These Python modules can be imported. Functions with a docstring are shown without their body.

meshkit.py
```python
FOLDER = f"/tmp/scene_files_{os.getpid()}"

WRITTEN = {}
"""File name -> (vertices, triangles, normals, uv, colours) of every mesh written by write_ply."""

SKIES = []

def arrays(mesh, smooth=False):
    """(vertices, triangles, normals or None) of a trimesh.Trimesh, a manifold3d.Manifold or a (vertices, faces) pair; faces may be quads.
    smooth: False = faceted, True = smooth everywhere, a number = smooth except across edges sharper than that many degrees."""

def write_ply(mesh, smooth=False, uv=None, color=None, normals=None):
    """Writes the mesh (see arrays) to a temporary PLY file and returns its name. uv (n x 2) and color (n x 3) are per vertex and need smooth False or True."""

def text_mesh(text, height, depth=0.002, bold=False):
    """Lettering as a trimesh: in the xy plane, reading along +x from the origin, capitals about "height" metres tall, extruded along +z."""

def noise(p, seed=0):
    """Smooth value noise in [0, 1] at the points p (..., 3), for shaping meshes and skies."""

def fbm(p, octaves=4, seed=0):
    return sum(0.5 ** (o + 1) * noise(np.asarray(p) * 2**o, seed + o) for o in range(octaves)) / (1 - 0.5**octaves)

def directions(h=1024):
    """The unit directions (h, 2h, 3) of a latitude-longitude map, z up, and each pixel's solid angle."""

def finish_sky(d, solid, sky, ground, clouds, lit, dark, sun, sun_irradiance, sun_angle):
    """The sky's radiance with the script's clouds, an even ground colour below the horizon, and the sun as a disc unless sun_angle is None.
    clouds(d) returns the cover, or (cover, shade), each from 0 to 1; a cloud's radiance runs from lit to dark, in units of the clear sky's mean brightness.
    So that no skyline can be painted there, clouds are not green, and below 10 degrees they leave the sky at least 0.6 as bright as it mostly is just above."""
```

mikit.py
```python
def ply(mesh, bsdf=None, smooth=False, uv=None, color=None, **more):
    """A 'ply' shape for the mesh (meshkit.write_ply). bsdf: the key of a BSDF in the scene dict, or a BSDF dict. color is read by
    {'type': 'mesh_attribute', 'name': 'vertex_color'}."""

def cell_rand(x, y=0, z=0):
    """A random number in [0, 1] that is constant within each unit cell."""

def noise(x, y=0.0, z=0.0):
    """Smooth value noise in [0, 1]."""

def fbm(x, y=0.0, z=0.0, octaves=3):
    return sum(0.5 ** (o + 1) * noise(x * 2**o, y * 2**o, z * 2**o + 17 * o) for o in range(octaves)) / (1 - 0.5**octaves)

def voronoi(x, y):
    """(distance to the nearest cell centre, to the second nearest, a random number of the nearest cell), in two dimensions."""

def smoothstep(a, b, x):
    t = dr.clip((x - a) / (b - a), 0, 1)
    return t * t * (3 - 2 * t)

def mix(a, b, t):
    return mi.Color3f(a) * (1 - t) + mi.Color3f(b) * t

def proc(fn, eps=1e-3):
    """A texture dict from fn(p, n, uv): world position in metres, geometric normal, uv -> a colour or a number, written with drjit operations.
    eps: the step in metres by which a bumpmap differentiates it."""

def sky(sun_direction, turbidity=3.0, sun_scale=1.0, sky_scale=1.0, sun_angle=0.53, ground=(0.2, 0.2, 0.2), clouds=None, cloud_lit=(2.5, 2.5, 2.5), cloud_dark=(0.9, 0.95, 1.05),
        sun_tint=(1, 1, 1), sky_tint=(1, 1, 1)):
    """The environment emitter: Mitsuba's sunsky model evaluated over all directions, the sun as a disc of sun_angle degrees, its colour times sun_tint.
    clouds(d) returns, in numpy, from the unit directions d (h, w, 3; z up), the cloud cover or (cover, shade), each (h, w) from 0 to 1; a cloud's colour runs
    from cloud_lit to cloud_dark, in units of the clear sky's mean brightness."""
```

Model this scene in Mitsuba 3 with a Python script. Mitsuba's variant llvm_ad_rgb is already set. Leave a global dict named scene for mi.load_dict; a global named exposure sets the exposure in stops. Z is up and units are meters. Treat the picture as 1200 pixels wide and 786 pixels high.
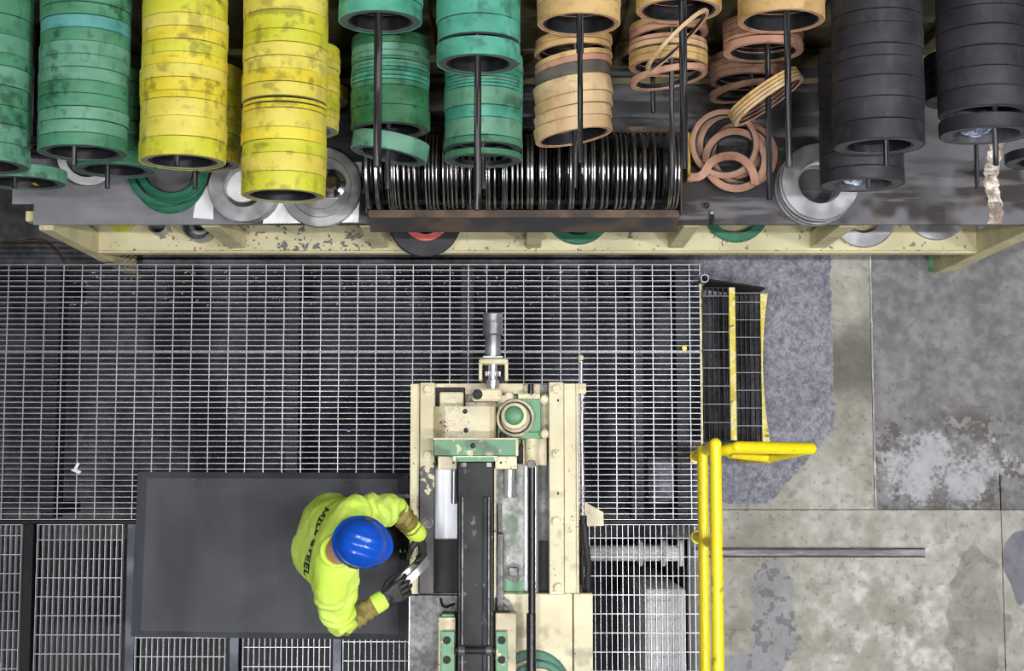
import math, random
import numpy as np, trimesh, mitsuba as mi, drjit as dr
import manifold3d as m3
from shapely.geometry import Polygon, box as sbox
import mikit, meshkit
from mikit import noise, fbm, voronoi, smoothstep, mix, cell_rand
T = mi.ScalarTransform4f
rnd = random.Random(11)
nr = np.random.RandomState(11)
scene, labels = {}, {}

# ------------------------------------------------------------------ camera
F, TILT, CZ = 1700.0, 157.0 / 1700.0, 8.5          # focal length in pixels of the 1200 x 786 frame, tangent of the tilt, height
PHI = math.atan(TILT)
FWD = np.array([0, math.sin(PHI), -math.cos(PHI)])
UP = np.array([0, math.cos(PHI), math.sin(PHI)])
scene['camera'] = {'type': 'perspective', 'fov': math.degrees(2 * math.atan(600 / F)), 'fov_axis': 'x', 'near_clip': 0.1, 'far_clip': 60.0,
                   'to_world': T().look_at(origin=[0, 0, CZ], target=[0, float(FWD[1]), CZ + float(FWD[2])], up=[0, float(UP[1]), float(UP[2])])}
exposure = 0.33

def U(u, v, z):
    """the place on the level z that stands at this spot of the photograph"""
    d = FWD * F + np.array([u - 600.0, 0, 0]) - UP * (v - 393.0)
    t = (z - CZ) / d[2]
    return np.array([d[0] * t, d[1] * t, z])
def X(u, v, z): return float(U(u, v, z)[0])
def Y(v, z): return float(U(600, v, z)[1])
def pix(p):
    q = np.asarray(p, float) - [0, 0, CZ]
    k = q @ FWD
    return 600 + F * q[0] / k, 393 - F * (q @ UP) / k, k

# ------------------------------------------------------------------ light: high-bay lamps of the hall and a dim, even fill added all round
scene['fill_light'] = {'type': 'constant', 'radiance': {'type': 'rgb', 'value': [0.008, 0.0085, 0.010]}}  # uniform fill, added to lift the shadows; no single source
LAMPS = [  # x, y, radiance of each long lamp
    (-1.8, .1, 280), (1.5, .1, 250), (5.0, .1, 520), (-1.8, -2.8, 280), (1.5, -2.8, 250), (5.0, -2.8, 560)]
LAMP_Z, LAMP_L, LAMP_W = 10.6, .60, .075

# ------------------------------------------------------------------ names, keys, labels
count = {}
def numbered(k):
    n = count.get(k, 0); count[k] = n + 1
    return k if n == 0 else f'{k}_{n:03d}'
def note(key, label=None, cat=None, group=None, kind=None):
    d = {a: b for a, b in (('label', label), ('category', cat), ('group', group), ('kind', kind)) if b}
    if d: labels[key] = {**labels.get(key, {}), **d}
def thing(name, label, cat, group=None):
    k = numbered(name); note(k, label, cat, group); return k
def put(name, mesh, mat, parent=None, label=None, cat=None, group=None, kind=None, smooth=False, tw=None):
    key = numbered((parent + '__' if parent else '') + name)
    d = dict(mesh) if isinstance(mesh, dict) else mikit.ply(mesh, mat, smooth=smooth)
    if isinstance(mesh, dict) and mat: d['bsdf'] = {'type': 'ref', 'id': mat}
    if tw is not None: d['to_world'] = tw
    scene[key] = d
    note(key, label, cat, group, kind)
    return key

# ------------------------------------------------------------------ mesh helpers
cat_ = trimesh.util.concatenate
def bx(x0, x1, y0, y1, z0, z1, b=0.003):
    x0, x1 = sorted((x0, x1)); y0, y1 = sorted((y0, y1)); z0, z1 = sorted((z0, z1))
    b = min(b, (x1 - x0) * .3, (y1 - y0) * .3, (z1 - z0) * .3)
    if b <= 0.0004:
        return trimesh.creation.box(bounds=[[x0, y0, z0], [x1, y1, z1]])
    pts = []
    for sx in (0, 1):
        for sy in (0, 1):
            for sz in (0, 1):
                c = np.array([(x0, x1)[sx], (y0, y1)[sy], (z0, z1)[sz]]); s = np.array([1 - 2 * sx, 1 - 2 * sy, 1 - 2 * sz]) * b
                pts += [c + s * [0, 1, 1], c + s * [1, 0, 1], c + s * [1, 1, 0]]
    return trimesh.convex.convex_hull(np.array(pts))
def pb(u0, u1, v0, v1, zt, zb, b=0.003):
    """a box whose top face fills this patch of the photograph at height zt and that reaches down to zb"""
    vm = (v0 + v1) / 2
    return bx(X(u0, vm, zt), X(u1, vm, zt), Y(v1, zt), Y(v0, zt), zb, zt, b)
def frame_of(a):
    a = a / np.linalg.norm(a)
    e = np.cross(a, [0, 0, 1.0] if abs(a[2]) < .9 else [1.0, 0, 0]); e /= np.linalg.norm(e)
    return e, np.cross(a, e)
def lathe(profile, n=40, p0=(0, 0, 0), axis=(0, 0, 1), closed=False):
    """profile: (radius, height) pairs turned about the axis; closed joins the last to the first"""
    a = np.asarray(axis, float); a = a / np.linalg.norm(a); e, g = frame_of(a)
    pr = np.asarray(profile, float); m = len(pr); ang = np.arange(n) * 2 * np.pi / n
    v = (np.asarray(p0, float) + pr[:, None, 1:2] * a + pr[:, None, 0:1] * (np.cos(ang)[None, :, None] * e + np.sin(ang)[None, :, None] * g)).reshape(-1, 3)
    f = []
    for i in range(m if closed else m - 1):
        k = (i + 1) % m
        for j in range(n):
            l = (j + 1) % n
            f += [[i * n + j, i * n + l, k * n + l], [i * n + j, k * n + l, k * n + j]]
    me = trimesh.Trimesh(v, f, process=False)
    me.merge_vertices(); me.update_faces(me.nondegenerate_faces()); me.fix_normals()
    return me
def rod(p0, p1, r, n=16, ch=0.002, r1=None):
    p0, p1 = np.asarray(p0, float), np.asarray(p1, float); L = np.linalg.norm(p1 - p0); r1 = r if r1 is None else r1
    ch = min(ch, r * .4, L * .3)
    return lathe([(0, 0), (r - ch, 0), (r, ch), (r1, L - ch), (r1 - ch, L), (0, L)], n, p0, p1 - p0)
def tube(pts, r, n=10, cap=True):
    """a round bar along a bent line"""
    p = np.asarray(pts, float); t = np.gradient(p, axis=0); t /= np.linalg.norm(t, axis=1, keepdims=True)
    e, _ = frame_of(t[0]); rings = []; ang = np.arange(n) * 2 * np.pi / n
    rr = np.broadcast_to(r, (len(p),))
    for i in range(len(p)):
        e = e - t[i] * (e @ t[i]); e /= np.linalg.norm(e); g = np.cross(t[i], e)
        rings.append(p[i] + rr[i] * (np.cos(ang)[:, None] * e + np.sin(ang)[:, None] * g))
    v = np.vstack(rings); f = []
    for i in range(len(p) - 1):
        for j in range(n):
            l = (j + 1) % n
            f += [[i * n + j, i * n + l, (i + 1) * n + l], [i * n + j, (i + 1) * n + l, (i + 1) * n + j]]
    if cap:
        v = np.vstack([v, p[0], p[-1]]); a, b = len(v) - 2, len(v) - 1; o = (len(p) - 1) * n
        for j in range(n):
            l = (j + 1) % n; f += [[a, l, j], [b, o + j, o + l]]
    return trimesh.Trimesh(v, f, process=False)
def prism(poly, z0, z1):
    m = trimesh.creation.extrude_polygon(poly if hasattr(poly, 'exterior') else Polygon(poly), z1 - z0, engine='earcut')
    m.apply_translation([0, 0, z0]); return m
def plank(pts, width_dir, w):
    """a solid of a profile drawn in space, carried w along width_dir"""
    p = np.asarray(pts, float); q = p + np.asarray(width_dir, float) * w
    return trimesh.convex.convex_hull(np.vstack([p, q]))
def hexbolt(c, r, h, z=None):
    c = np.asarray(c, float); a = np.arange(6) * np.pi / 3 + .3
    p = np.stack([np.cos(a), np.sin(a)], 1) * r
    m = prism(p, 0, h * .85); top = lathe([(r * .86, h * .85), (r * .78, h), (0, h)], 18)
    m = cat_([m, top, lathe([(0, 0), (r * 1.35, 0), (r * 1.35, h * .18), (0, h * .18)], 20)]); m.apply_translation(c); return m
def annulus(R, r, w, n=56, ch=0.003):
    """ring about the y axis, front face at y = 0, reaching back to y = w"""
    ch = min(ch, w * .25, (R - r) * .3)
    return lathe([(r, ch), (r + ch, 0), (R - ch, 0), (R, ch), (R, w - ch), (R - ch, w), (r + ch, w), (r, w - ch)], n, (0, 0, 0), (0, 1, 0), closed=True)
_plies = {}
def ring_plies(R, r, w, n=56, wall=0.010):
    k = (round(R, 3), round(r, 3), round(w, 3), n, wall)
    if k not in _plies:
        R, r, w = k[:3]; t = min(.008, (R - r) * .4)
        tread = mikit.ply(annulus(R, R - t, w, n, .0025), None, smooth=40)
        core = mikit.ply(lathe([(r + wall, .001), (R - t, .001), (R - t, w - .001), (r + wall, w - .001)], n, (0, 0, 0), (0, 1, 0), closed=True), None, smooth=40)
        liner = mikit.ply(lathe([(r, .004), (r + wall, .004), (r + wall, w - .004), (r, w - .004)], n, (0, 0, 0), (0, 1, 0), closed=True), None, smooth=40)
        _plies[k] = (tread, core, liner)
    return _plies[k]
def core_of(m):
    return ('core_green' if 'green' in m and 'yellow' not in m or 'teal' in m else 'core_yellow' if 'yellow' in m else 'core_tan' if 'tan' in m or 'pink' in m else 'core_brown' if 'brown' in m else m if m in ('red_rubber',) else 'core_black')
ORD = 'front first second third fourth fifth sixth seventh eighth ninth tenth eleventh twelfth thirteenth fourteenth fifteenth sixteenth seventeenth eighteenth nineteenth twentieth'.split()
TENS = ['', '', 'twenty', 'thirty', 'forty', 'fifty']
def ordinal(n):
    if n <= 20: return ORD[n]
    return TENS[n // 10] + '-' + ORD[n % 10] if n % 10 else {30: 'thirtieth', 40: 'fortieth', 50: 'fiftieth'}[n]

# ------------------------------------------------------------------ materials
def rgb(c): return {'type': 'rgb', 'value': [float(x) for x in c]}
def mat(name, base, rough=.5, metal=0.0, spec=.5, bump=None, **more):
    b = {'type': 'principled', 'base_color': rgb(base) if isinstance(base, (tuple, list)) else (base if isinstance(base, dict) else mikit.proc(base)),
         'roughness': rough if isinstance(rough, (int, float, dict)) else mikit.proc(rough), 'metallic': metal, 'specular': spec, **more}
    if bump: b = {'type': 'bumpmap', 'scale': bump[0], 'tex': mikit.proc(bump[1], eps=.002), 'bsdf': b}
    scene[name] = {'type': 'twosided', 'bsdf': b}
    return name
def F3(p, s, o=3, dx=0.0): return fbm(p.x * s + dx, p.y * s + 3.1, p.z * s + 7.7, octaves=o)
def N3(p, s, dx=0.0): return noise(p.x * s + dx, p.y * s + 1.3, p.z * s + 5.9)

def cream_fn(a, b, chips=.70, dirt=.62):
    def fn(p, n, uv):
        c = mix(a, b, smoothstep(.3, .7, F3(p, 5.0)))
        c = mix(c, (.20, .165, .10), .55 * smoothstep(dirt, dirt + .2, F3(p, 9.0, 3, 31.)))
        c = mix(c, (.30, .25, .16), .5 * smoothstep(.52, .75, F3(p, 30., 3, 77.)) * smoothstep(.4, .7, F3(p, 6., 2, 70.)))
        c = mix(c, (.05, .045, .035), .9 * smoothstep(chips, chips + .05, .40 * N3(p, 170., 9.) + .35 * F3(p, 60., 2, 5.) + .25 * F3(p, 10., 2, 15.)))
        return c
    return fn
mat('cream_paint', cream_fn((.72, .66, .44), (.62, .555, .35), .69, .62), .45)
mat('cream_worn', cream_fn((.66, .59, .37), (.47, .40, .24), .66, .52), .33, clearcoat=.35, clearcoat_gloss=.8)
mat('rack_back_shaded', cream_fn((.20, .175, .09), (.13, .112, .055), .75, .6), .6)  # cream rack paint darkened for the shadow of the upper stacks
mat('cream_rack', cream_fn((.62, .56, .33), (.52, .46, .26), .75, .70), .5)
def shelf_fn(p, n, uv):
    c = mix((.60, .55, .33), (.48, .43, .25), smoothstep(.3, .7, F3(p, 4.)))
    sx = smoothstep(-.25, .1, -dr.abs(p.x + .98) + .22)           # the worn patch of the shelf
    c = mix(c, (.13, .125, .12), smoothstep(.66, .70, .5 * F3(p, 16., 3, 4.) + .5 * F3(p, 46., 3, 14.) + .16 * sx) )
    c = mix(c, (.10, .08, .05), .8 * smoothstep(.72, .76, .6 * N3(p, 70., 2.) + .4 * F3(p, 12., 2)))
    return c
mat('shelf_paint', shelf_fn, .5)
def green_paint_fn(p, n, uv):
    c = mix((.085, .255, .125), (.14, .32, .17), F3(p, 7.))
    c = mix(c, (.60, .53, .33), smoothstep(.62, .66, .6 * F3(p, 13., 3, 8.) + .4 * F3(p, 50., 3, 18.)))
    return mix(c, (.04, .06, .04), .7 * smoothstep(.60, .75, F3(p, 11., 3, 40.)))
mat('green_paint', green_paint_fn, .42)
def rail_fn(p, n, uv):            # cream paint on top, worn to black steel further down
    w = smoothstep(-.012, .012, Y_WORN - p.y + .30 * (F3(p, 17., 3) - .5) + .16 * (F3(p, 60., 2, 4.) - .5))
    c = mix((.64, .57, .36), (.53, .46, .28), F3(p, 6.))
    return mix(c, mix((.035, .035, .037), (.075, .07, .062), F3(p, 14.)), w)
Y_WORN = Y(552, 1.30)
mat('worn_rail', rail_fn, .45)
mat('galvanised', lambda p, n, uv: mix((.32, .335, .365), (.52, .53, .56), F3(p, 3.)), .40, .45)
mat('stair_steel', lambda p, n, uv: mix((.012, .011, .011), (.04, .037, .034), F3(p, 9.)), .6, .1, .3)
mat('stair_wire', lambda p, n, uv: mix((.10, .11, .11), (.22, .23, .235), F3(p, 9.)), .5, .3)
mat('dark_steel', lambda p, n, uv: mix((.007, .007, .008), (.022, .022, .025), F3(p, 6.)), .5, .2, .3)
mat('blue_steel', lambda p, n, uv: mix((.055, .062, .08), (.13, .14, .17), smoothstep(.35, .7, F3(p, 8.))), .45, .3)
def table_fn(p, n, uv):
    c = mix((.020, .0195, .022), (.055, .054, .060), smoothstep(.3, .7, F3(p, 3.2)))
    c = mix(c, mix((.17, .17, .185), (.30, .30, .32), F3(p, 7.)), .85 * smoothstep(-.1, .4, -1.15 - p.x))  # centre stays near black for the shade under the stacks, ends lighter
    c = mix(c, mix((.085, .083, .09), (.17, .168, .18), F3(p, 5.)), smoothstep(1.35, 1.9, p.x))
    c = mix(c, (.022, .017, .015), .92 * smoothstep(.50, .60, F3(p, 4.4, 3, 13.)) * smoothstep(-1.7, -1.2, p.x))
    c = mix(c, (.12, .085, .06), .35 * smoothstep(.60, .72, F3(p, 8.5, 3, 55.)))
    return mix(c, (.17, .165, .175), .6 * smoothstep(.5, .75, fbm(p.x * 3., p.y * 24., 3., octaves=4)))
mat('table_steel', table_fn, .5, .12, .3)
mat('rust', lambda p, n, uv: mix((.045, .030, .022), (.12, .075, .047), smoothstep(.3, .7, F3(p, 12.))), .6, .2)
mat('tray_face', lambda p, n, uv: mix((.055, .053, .058), (.11, .085, .066), smoothstep(.45, .7, F3(p, 7.))), .45, .35)
mat('bright_steel', lambda p, n, uv: mix((.42, .43, .45), (.66, .66, .68), F3(p, 5.)), .30, .7)
mat('disc_steel', lambda p, n, uv: mix((.40, .39, .38), (.62, .61, .60), noise(p.x * 60., p.y * 3., p.z * 3.)), .22, .95)
mat('lathe_steel', lambda p, n, uv: mix((.22, .22, .23), (.46, .46, .47), smoothstep(.3, .7, F3(p, 10.))), .36, .6)
mat('machined_plate', lambda p, n, uv: mix((.34, .35, .38), (.60, .61, .64), fbm(p.x * 55., p.y * 2.2, 0., octaves=3)), .4, .45)
mat('scuffed_plate', lambda p, n, uv: mix(mix((.09, .092, .082), (.33, .33, .31), smoothstep(.3, .72, .5 * F3(p, 13.) + .5 * F3(p, 48., 3, 3.))), (.05, .10, .06), .75 * smoothstep(.56, .68, F3(p, 8., 3, 21.))), .42, .4)
mat('bench_steel', lambda p, n, uv: mix((.05, .05, .049), (.20, .20, .195), smoothstep(.3, .8, .5 * F3(p, 13.) + .5 * F3(p, 55.))), .42, .4)
mat('black_arm', lambda p, n, uv: mix((.012, .012, .014), mix((.03, .03, .033), (.18, .18, .19), smoothstep(.70, .78, F3(p, 22., 3, 9.))), smoothstep(.3, .65, F3(p, 8.))), .5, .1, .25)
mat('black_rod', (.030, .030, .034), .28, .6)
mat('pin_steel', lambda p, n, uv: mix((.030, .030, .034), (.15, .15, .16), smoothstep(.45, .7, noise(p.x * 160., p.y * 7., p.z * 160.))), .33, .6)
mat('black_oxide', (.007, .007, .0075), .6, .0)
mat('chrome', (.70, .70, .71), .12, 1.0)
def yellow_rail_fn(p, n, uv):
    return mix(mix((.92, .76, .016), (.86, .68, .012), F3(p, 5.)), (.30, .23, .02), .6 * smoothstep(.70, .76, F3(p, 18., 3, 3.)))
mat('safety_yellow', yellow_rail_fn, .35, 0., .5)
mat('nosing_yellow', lambda p, n, uv: mix(mix((.66, .55, .06), (.78, .70, .30), smoothstep(.35, .65, fbm(p.x * 40., p.y * 40., p.z * 40.))), (.07, .06, .02), .75 * smoothstep(.64, .72, F3(p, 26., 3, 6.))), .6)
mat('rubber_mat', lambda p, n, uv: mix((.034, .037, .045), (.060, .064, .075), smoothstep(.3, .7, fbm(p.x * 5., p.y * 1.6, 0.))), .55)

def rubber(name, a, b, smudge, amount, rough=.45, sx=24., sy=30.):
    def fn(p, n, uv):
        c = mix(a, b, smoothstep(.28, .72, fbm(p.x * 7., p.y * 13., p.z * 7. + 3.)))
        s = .6 * fbm(p.x * sx + 11., p.y * sy, p.z * sx, octaves=4) + .4 * fbm(p.x * 5., p.y * 4.5, p.z * 5. + 9.)
        c = mix(c, smudge, amount * smoothstep(.535, .68, s))
        return mix(c, smudge, .35 * smoothstep(.55, .8, fbm(p.x * 31., p.y * 17., p.z * 31. + 40.)))
    return mat(name, fn, rough)
rubber('rubber_green', (.040, .165, .085), (.070, .235, .13), (.018, .06, .03), .75)
rubber('rubber_green_light', (.085, .24, .15), (.13, .31, .21), (.03, .085, .055), .7)
rubber('rubber_green_dark', (.022, .115, .045), (.045, .175, .075), (.012, .045, .02), .75)
rubber('rubber_teal', (.045, .235, .16), (.09, .36, .26), (.03, .12, .085), .65)
rubber('rubber_blue_teal', (.05, .22, .20), (.10, .33, .30), (.03, .10, .08), .5)
rubber('rubber_yellow', (.60, .48, .025), (.68, .57, .055), (.16, .13, .015), .62)
rubber('rubber_yellow_pale', (.60, .51, .07), (.66, .58, .11), (.22, .18, .03), .55)
rubber('rubber_yellow_green', (.50, .50, .03), (.58, .56, .05), (.17, .15, .02), .6)
rubber('rubber_tan', (.50, .33, .135), (.58, .40, .175), (.28, .165, .06), .6)
rubber('rubber_tan_pale', (.52, .36, .19), (.60, .44, .25), (.34, .22, .09), .6)
rubber('rubber_pink', (.40, .205, .135), (.49, .27, .185), (.26, .13, .08), .6)
rubber('rubber_brown', (.22, .12, .078), (.30, .17, .11), (.12, .06, .035), .6)
rubber('rubber_black', (.015, .015, .019), (.025, .025, .031), (.045, .045, .052), .5, .55, 5., 9.)
rubber('rubber_grey', (.075, .07, .06), (.12, .11, .09), (.03, .03, .028), .5)
rubber('green_plastic', (.010, .115, .060), (.016, .15, .08), (.006, .06, .03), .5, .4)
mat('core_green', lambda p, n, uv: mix((.055, .070, .066), (.085, .105, .10), F3(p, 12.)), .5)
mat('core_yellow', lambda p, n, uv: mix((.20, .18, .11), (.30, .27, .17), F3(p, 12.)), .5)
mat('core_tan', lambda p, n, uv: mix((.36, .20, .13), (.46, .27, .18), F3(p, 12.)), .5)
mat('core_brown', lambda p, n, uv: mix((.24, .13, .085), (.32, .18, .115), F3(p, 12.)), .5)
mat('core_black', lambda p, n, uv: mix((.045, .045, .05), (.07, .07, .075), F3(p, 12.)), .5)
mat('bore_black', (.014, .014, .016), .38, .2)
mat('bore_steel', (.10, .10, .115), .35, .5)
mat('red_rubber', lambda p, n, uv: mix((.62, .10, .085), (.72, .17, .14), F3(p, 9.)), .5)
mat('white_card', lambda p, n, uv: mix((.74, .75, .75), (.58, .58, .57), smoothstep(.5, .75, F3(p, 12.))), .6)
mat('film', lambda p, n, uv: mix((.10, .12, .18), (.55, .60, .74), smoothstep(.45, .75, F3(p, 28.))), .25, 0., .6)
mat('tape', lambda p, n, uv: mix((.30, .24, .19), (.75, .68, .60), smoothstep(.35, .7, F3(p, 30.))), .22, 0., .7)
mat('brass_yellow', (.62, .42, .06), .4, .2)
mat('cable_brown', (.10, .055, .02), .5)
mat('hi_vis', lambda p, n, uv: mix((.56, .78, .085), (.68, .88, .17), smoothstep(.3, .7, F3(p, 6.))), .8, 0., .2, sheen=.3)
mat('olive_sleeve', lambda p, n, uv: mix((.17, .135, .035), (.30, .25, .085), smoothstep(.35, .65, fbm(p.x * 26., p.y * 26., p.z * 26.))), .85, 0., .2)
mat('navy_cloth', (.012, .014, .022), .8, 0., .2)
mat('glove_black', lambda p, n, uv: mix((.014, .014, .015), (.035, .034, .034), F3(p, 30.)), .55)
mat('skin', lambda p, n, uv: mix((.42, .22, .13), (.50, .28, .18), F3(p, 25.)), .55)
mat('hair_dark', (.02, .014, .01), .7)
mat('boot_leather', (.03, .02, .014), .55)
mat('hat_blue', (.006, .075, .48), .22, 0., .55, clearcoat=.4, clearcoat_gloss=.9)
mat('letter_black', (.012, .03, .02), .7)
mat('hall_ceiling', (.45, .45, .45), .9)
mat('lamp_metal', (.30, .30, .31), .4, .5)
mat('pit_concrete', lambda p, n, uv: mix((.03, .03, .03), (.075, .073, .07), F3(p, 4.)), .8)
mat('pier_concrete', lambda p, n, uv: mix((.60, .60, .60), (.78, .78, .77), F3(p, 5.)), .8)

# floor: grey concrete slabs, part of them under a blue grey coating
XC, XJ, XK = X(976, 450, 0), X(1022, 450, 0), X(1173, 600, 0)
YJ, YC0 = Y(597, 0), Y(590, 0)
XA, YA, XB, YB = X(905, 590, 0), Y(585, 0), X(976, 505, 0), Y(505, 0)
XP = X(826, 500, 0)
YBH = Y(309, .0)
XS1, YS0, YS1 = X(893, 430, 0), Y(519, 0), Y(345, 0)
XW0, XW1, YW0, YW1 = X(760, 560, 0), X(799, 560, 0), Y(590, 0), Y(537, 0)
PATCH3, PATCH4 = U(872, 805, 0), U(1196, 665, 0)
PATCH = U(905, 735, 0); PATCH2 = U(1150, 725, 0); WHITE = U(1095, 545, 0); PALE = U(1040, 745, 0); DARK = U(1000, 425, 0)
def floor_fn(p, n, uv):
    big, mid, fine = fbm(p.x * 2.1, p.y * 2.1, 4.), fbm(p.x * 7., p.y * 7., 9.), fbm(p.x * 34., p.y * 34., 2.)
    c = mix((.30, .285, .24), (.47, .46, .41), smoothstep(.25, .75, .55 * big + .45 * fbm(p.x * 12., p.y * 12., 14., octaves=4)))
    c = mix(c, (.66, .655, .62), .9 * smoothstep(.40, .75, .6 * mid + .4 * fbm(p.x * 23., p.y * 23., 12.)) * smoothstep(.9, .1, dr.sqrt(dr.square(p.x - float(PALE[0])) + dr.square(p.y - float(PALE[1]))) ))
    c = mix(c, (.24, .225, .185), .7 * smoothstep(.46, .80, .6 * fbm(p.x * 5.5, p.y * 5.5, 30., octaves=5) + .4 * fbm(p.x * 21., p.y * 21., 33., octaves=3)))
    def blob(q, rx, ry, wob=.5):
        d = dr.sqrt(dr.square((p.x - float(q[0])) / rx) + dr.square((p.y - float(q[1])) / ry))
        return smoothstep(1.06, .98, d + wob * (fbm(p.x * 4.5, p.y * 4.5, 50.) - .5) * 2 + .15 * (mid - .5))
    c = mix(c, mix((.24, .243, .26), (.33, .335, .355), mid), dr.maximum(blob(PATCH, .13, .36), blob(PATCH3, .27, .17)) * (.75 + .25 * mid))
    c = mix(c, (.10, .095, .09), .5 * smoothstep(.60, .68, fbm(p.x * 24., p.y * 24., 58., octaves=3)) * blob(PATCH, .14, .38))
    c = mix(c, mix((.14, .14, .165), (.22, .22, .25), mid), blob(PATCH4, .10, .24))
    c = mix(c, mix((.22, .213, .19), (.30, .295, .265), mid), blob(PATCH2, .15, .34, .9) * (.55 + .45 * smoothstep(.3, .6, fbm(p.x * 14., p.y * 14., 52., octaves=4))))
    right = smoothstep(XJ - .004, XJ + .004, p.x) * smoothstep(YJ - .004, YJ + .004, p.y)      # the darker slab beyond the joint strip
    s = mix((.15, .147, .15), (.26, .256, .255), smoothstep(.25, .75, .5 * fbm(p.x * 5., p.y * 5., 71.) + .5 * fbm(p.x * 22., p.y * 22., 72.)))
    wd = smoothstep(.80, .10, dr.sqrt(dr.square(p.x - float(WHITE[0]) - .35 * (p.y - float(WHITE[1]))) + dr.square((p.y - float(WHITE[1])) * 1.5)) + .5 * (fbm(p.x * 3.2, p.y * 3.2, 88.) - .5))
    s = mix(s, (.44, .445, .465), .85 * smoothstep(.52, .66, .40 * fbm(p.x * 10., p.y * 10., 81., octaves=5) + .22 * fbm(p.x * 60., p.y * 60., 83., octaves=3) + .36 * wd))
    s = mix(s, (.11, .095, .085), .85 * smoothstep(.95, .55, wd) * smoothstep(.50, .60, .6 * fbm(p.x * 12., p.y * 12., 91., octaves=5) + .4 * fbm(p.x * 50., p.y * 50., 93., octaves=3)) * smoothstep(.05, .4, wd))
    c = mix(c, s, right)
    strip = smoothstep(XC - .01, XC + .01, p.x) * smoothstep(XJ + .004, XJ - .004, p.x)
    c = mix(c, mix((.09, .085, .075), (.14, .13, .115), mid), .85 * strip * smoothstep(.33, .06, dr.abs(p.y - float(DARK[1]))))
    edge = .03 * (fbm(p.x * 13., p.y * 13., 61.) - .5) + .012 * (fine - .5)
    diag = (p.x - XA) * (YB - YA) - (p.y - YA) * (XB - XA)
    coat = smoothstep(.006, -.006, p.x - XC + edge) * smoothstep(.004, -.004, diag + edge * .5) * smoothstep(-.006, .006, p.y - YC0 + edge)
    k = mix((.13, .13, .162), (.33, .33, .38), smoothstep(.2, .8, .25 * mid + .30 * fine + .45 * fbm(p.x * 85., p.y * 85., 5.)))
    c = mix(c, k, coat)
    inside = lambda x0, x1, y0, y1, e: smoothstep(x0 - e, x0 + e, p.x) * smoothstep(x1 + e, x1 - e, p.x) * smoothstep(y0 - e, y0 + e, p.y) * smoothstep(y1 + e, y1 - e, p.y)
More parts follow.
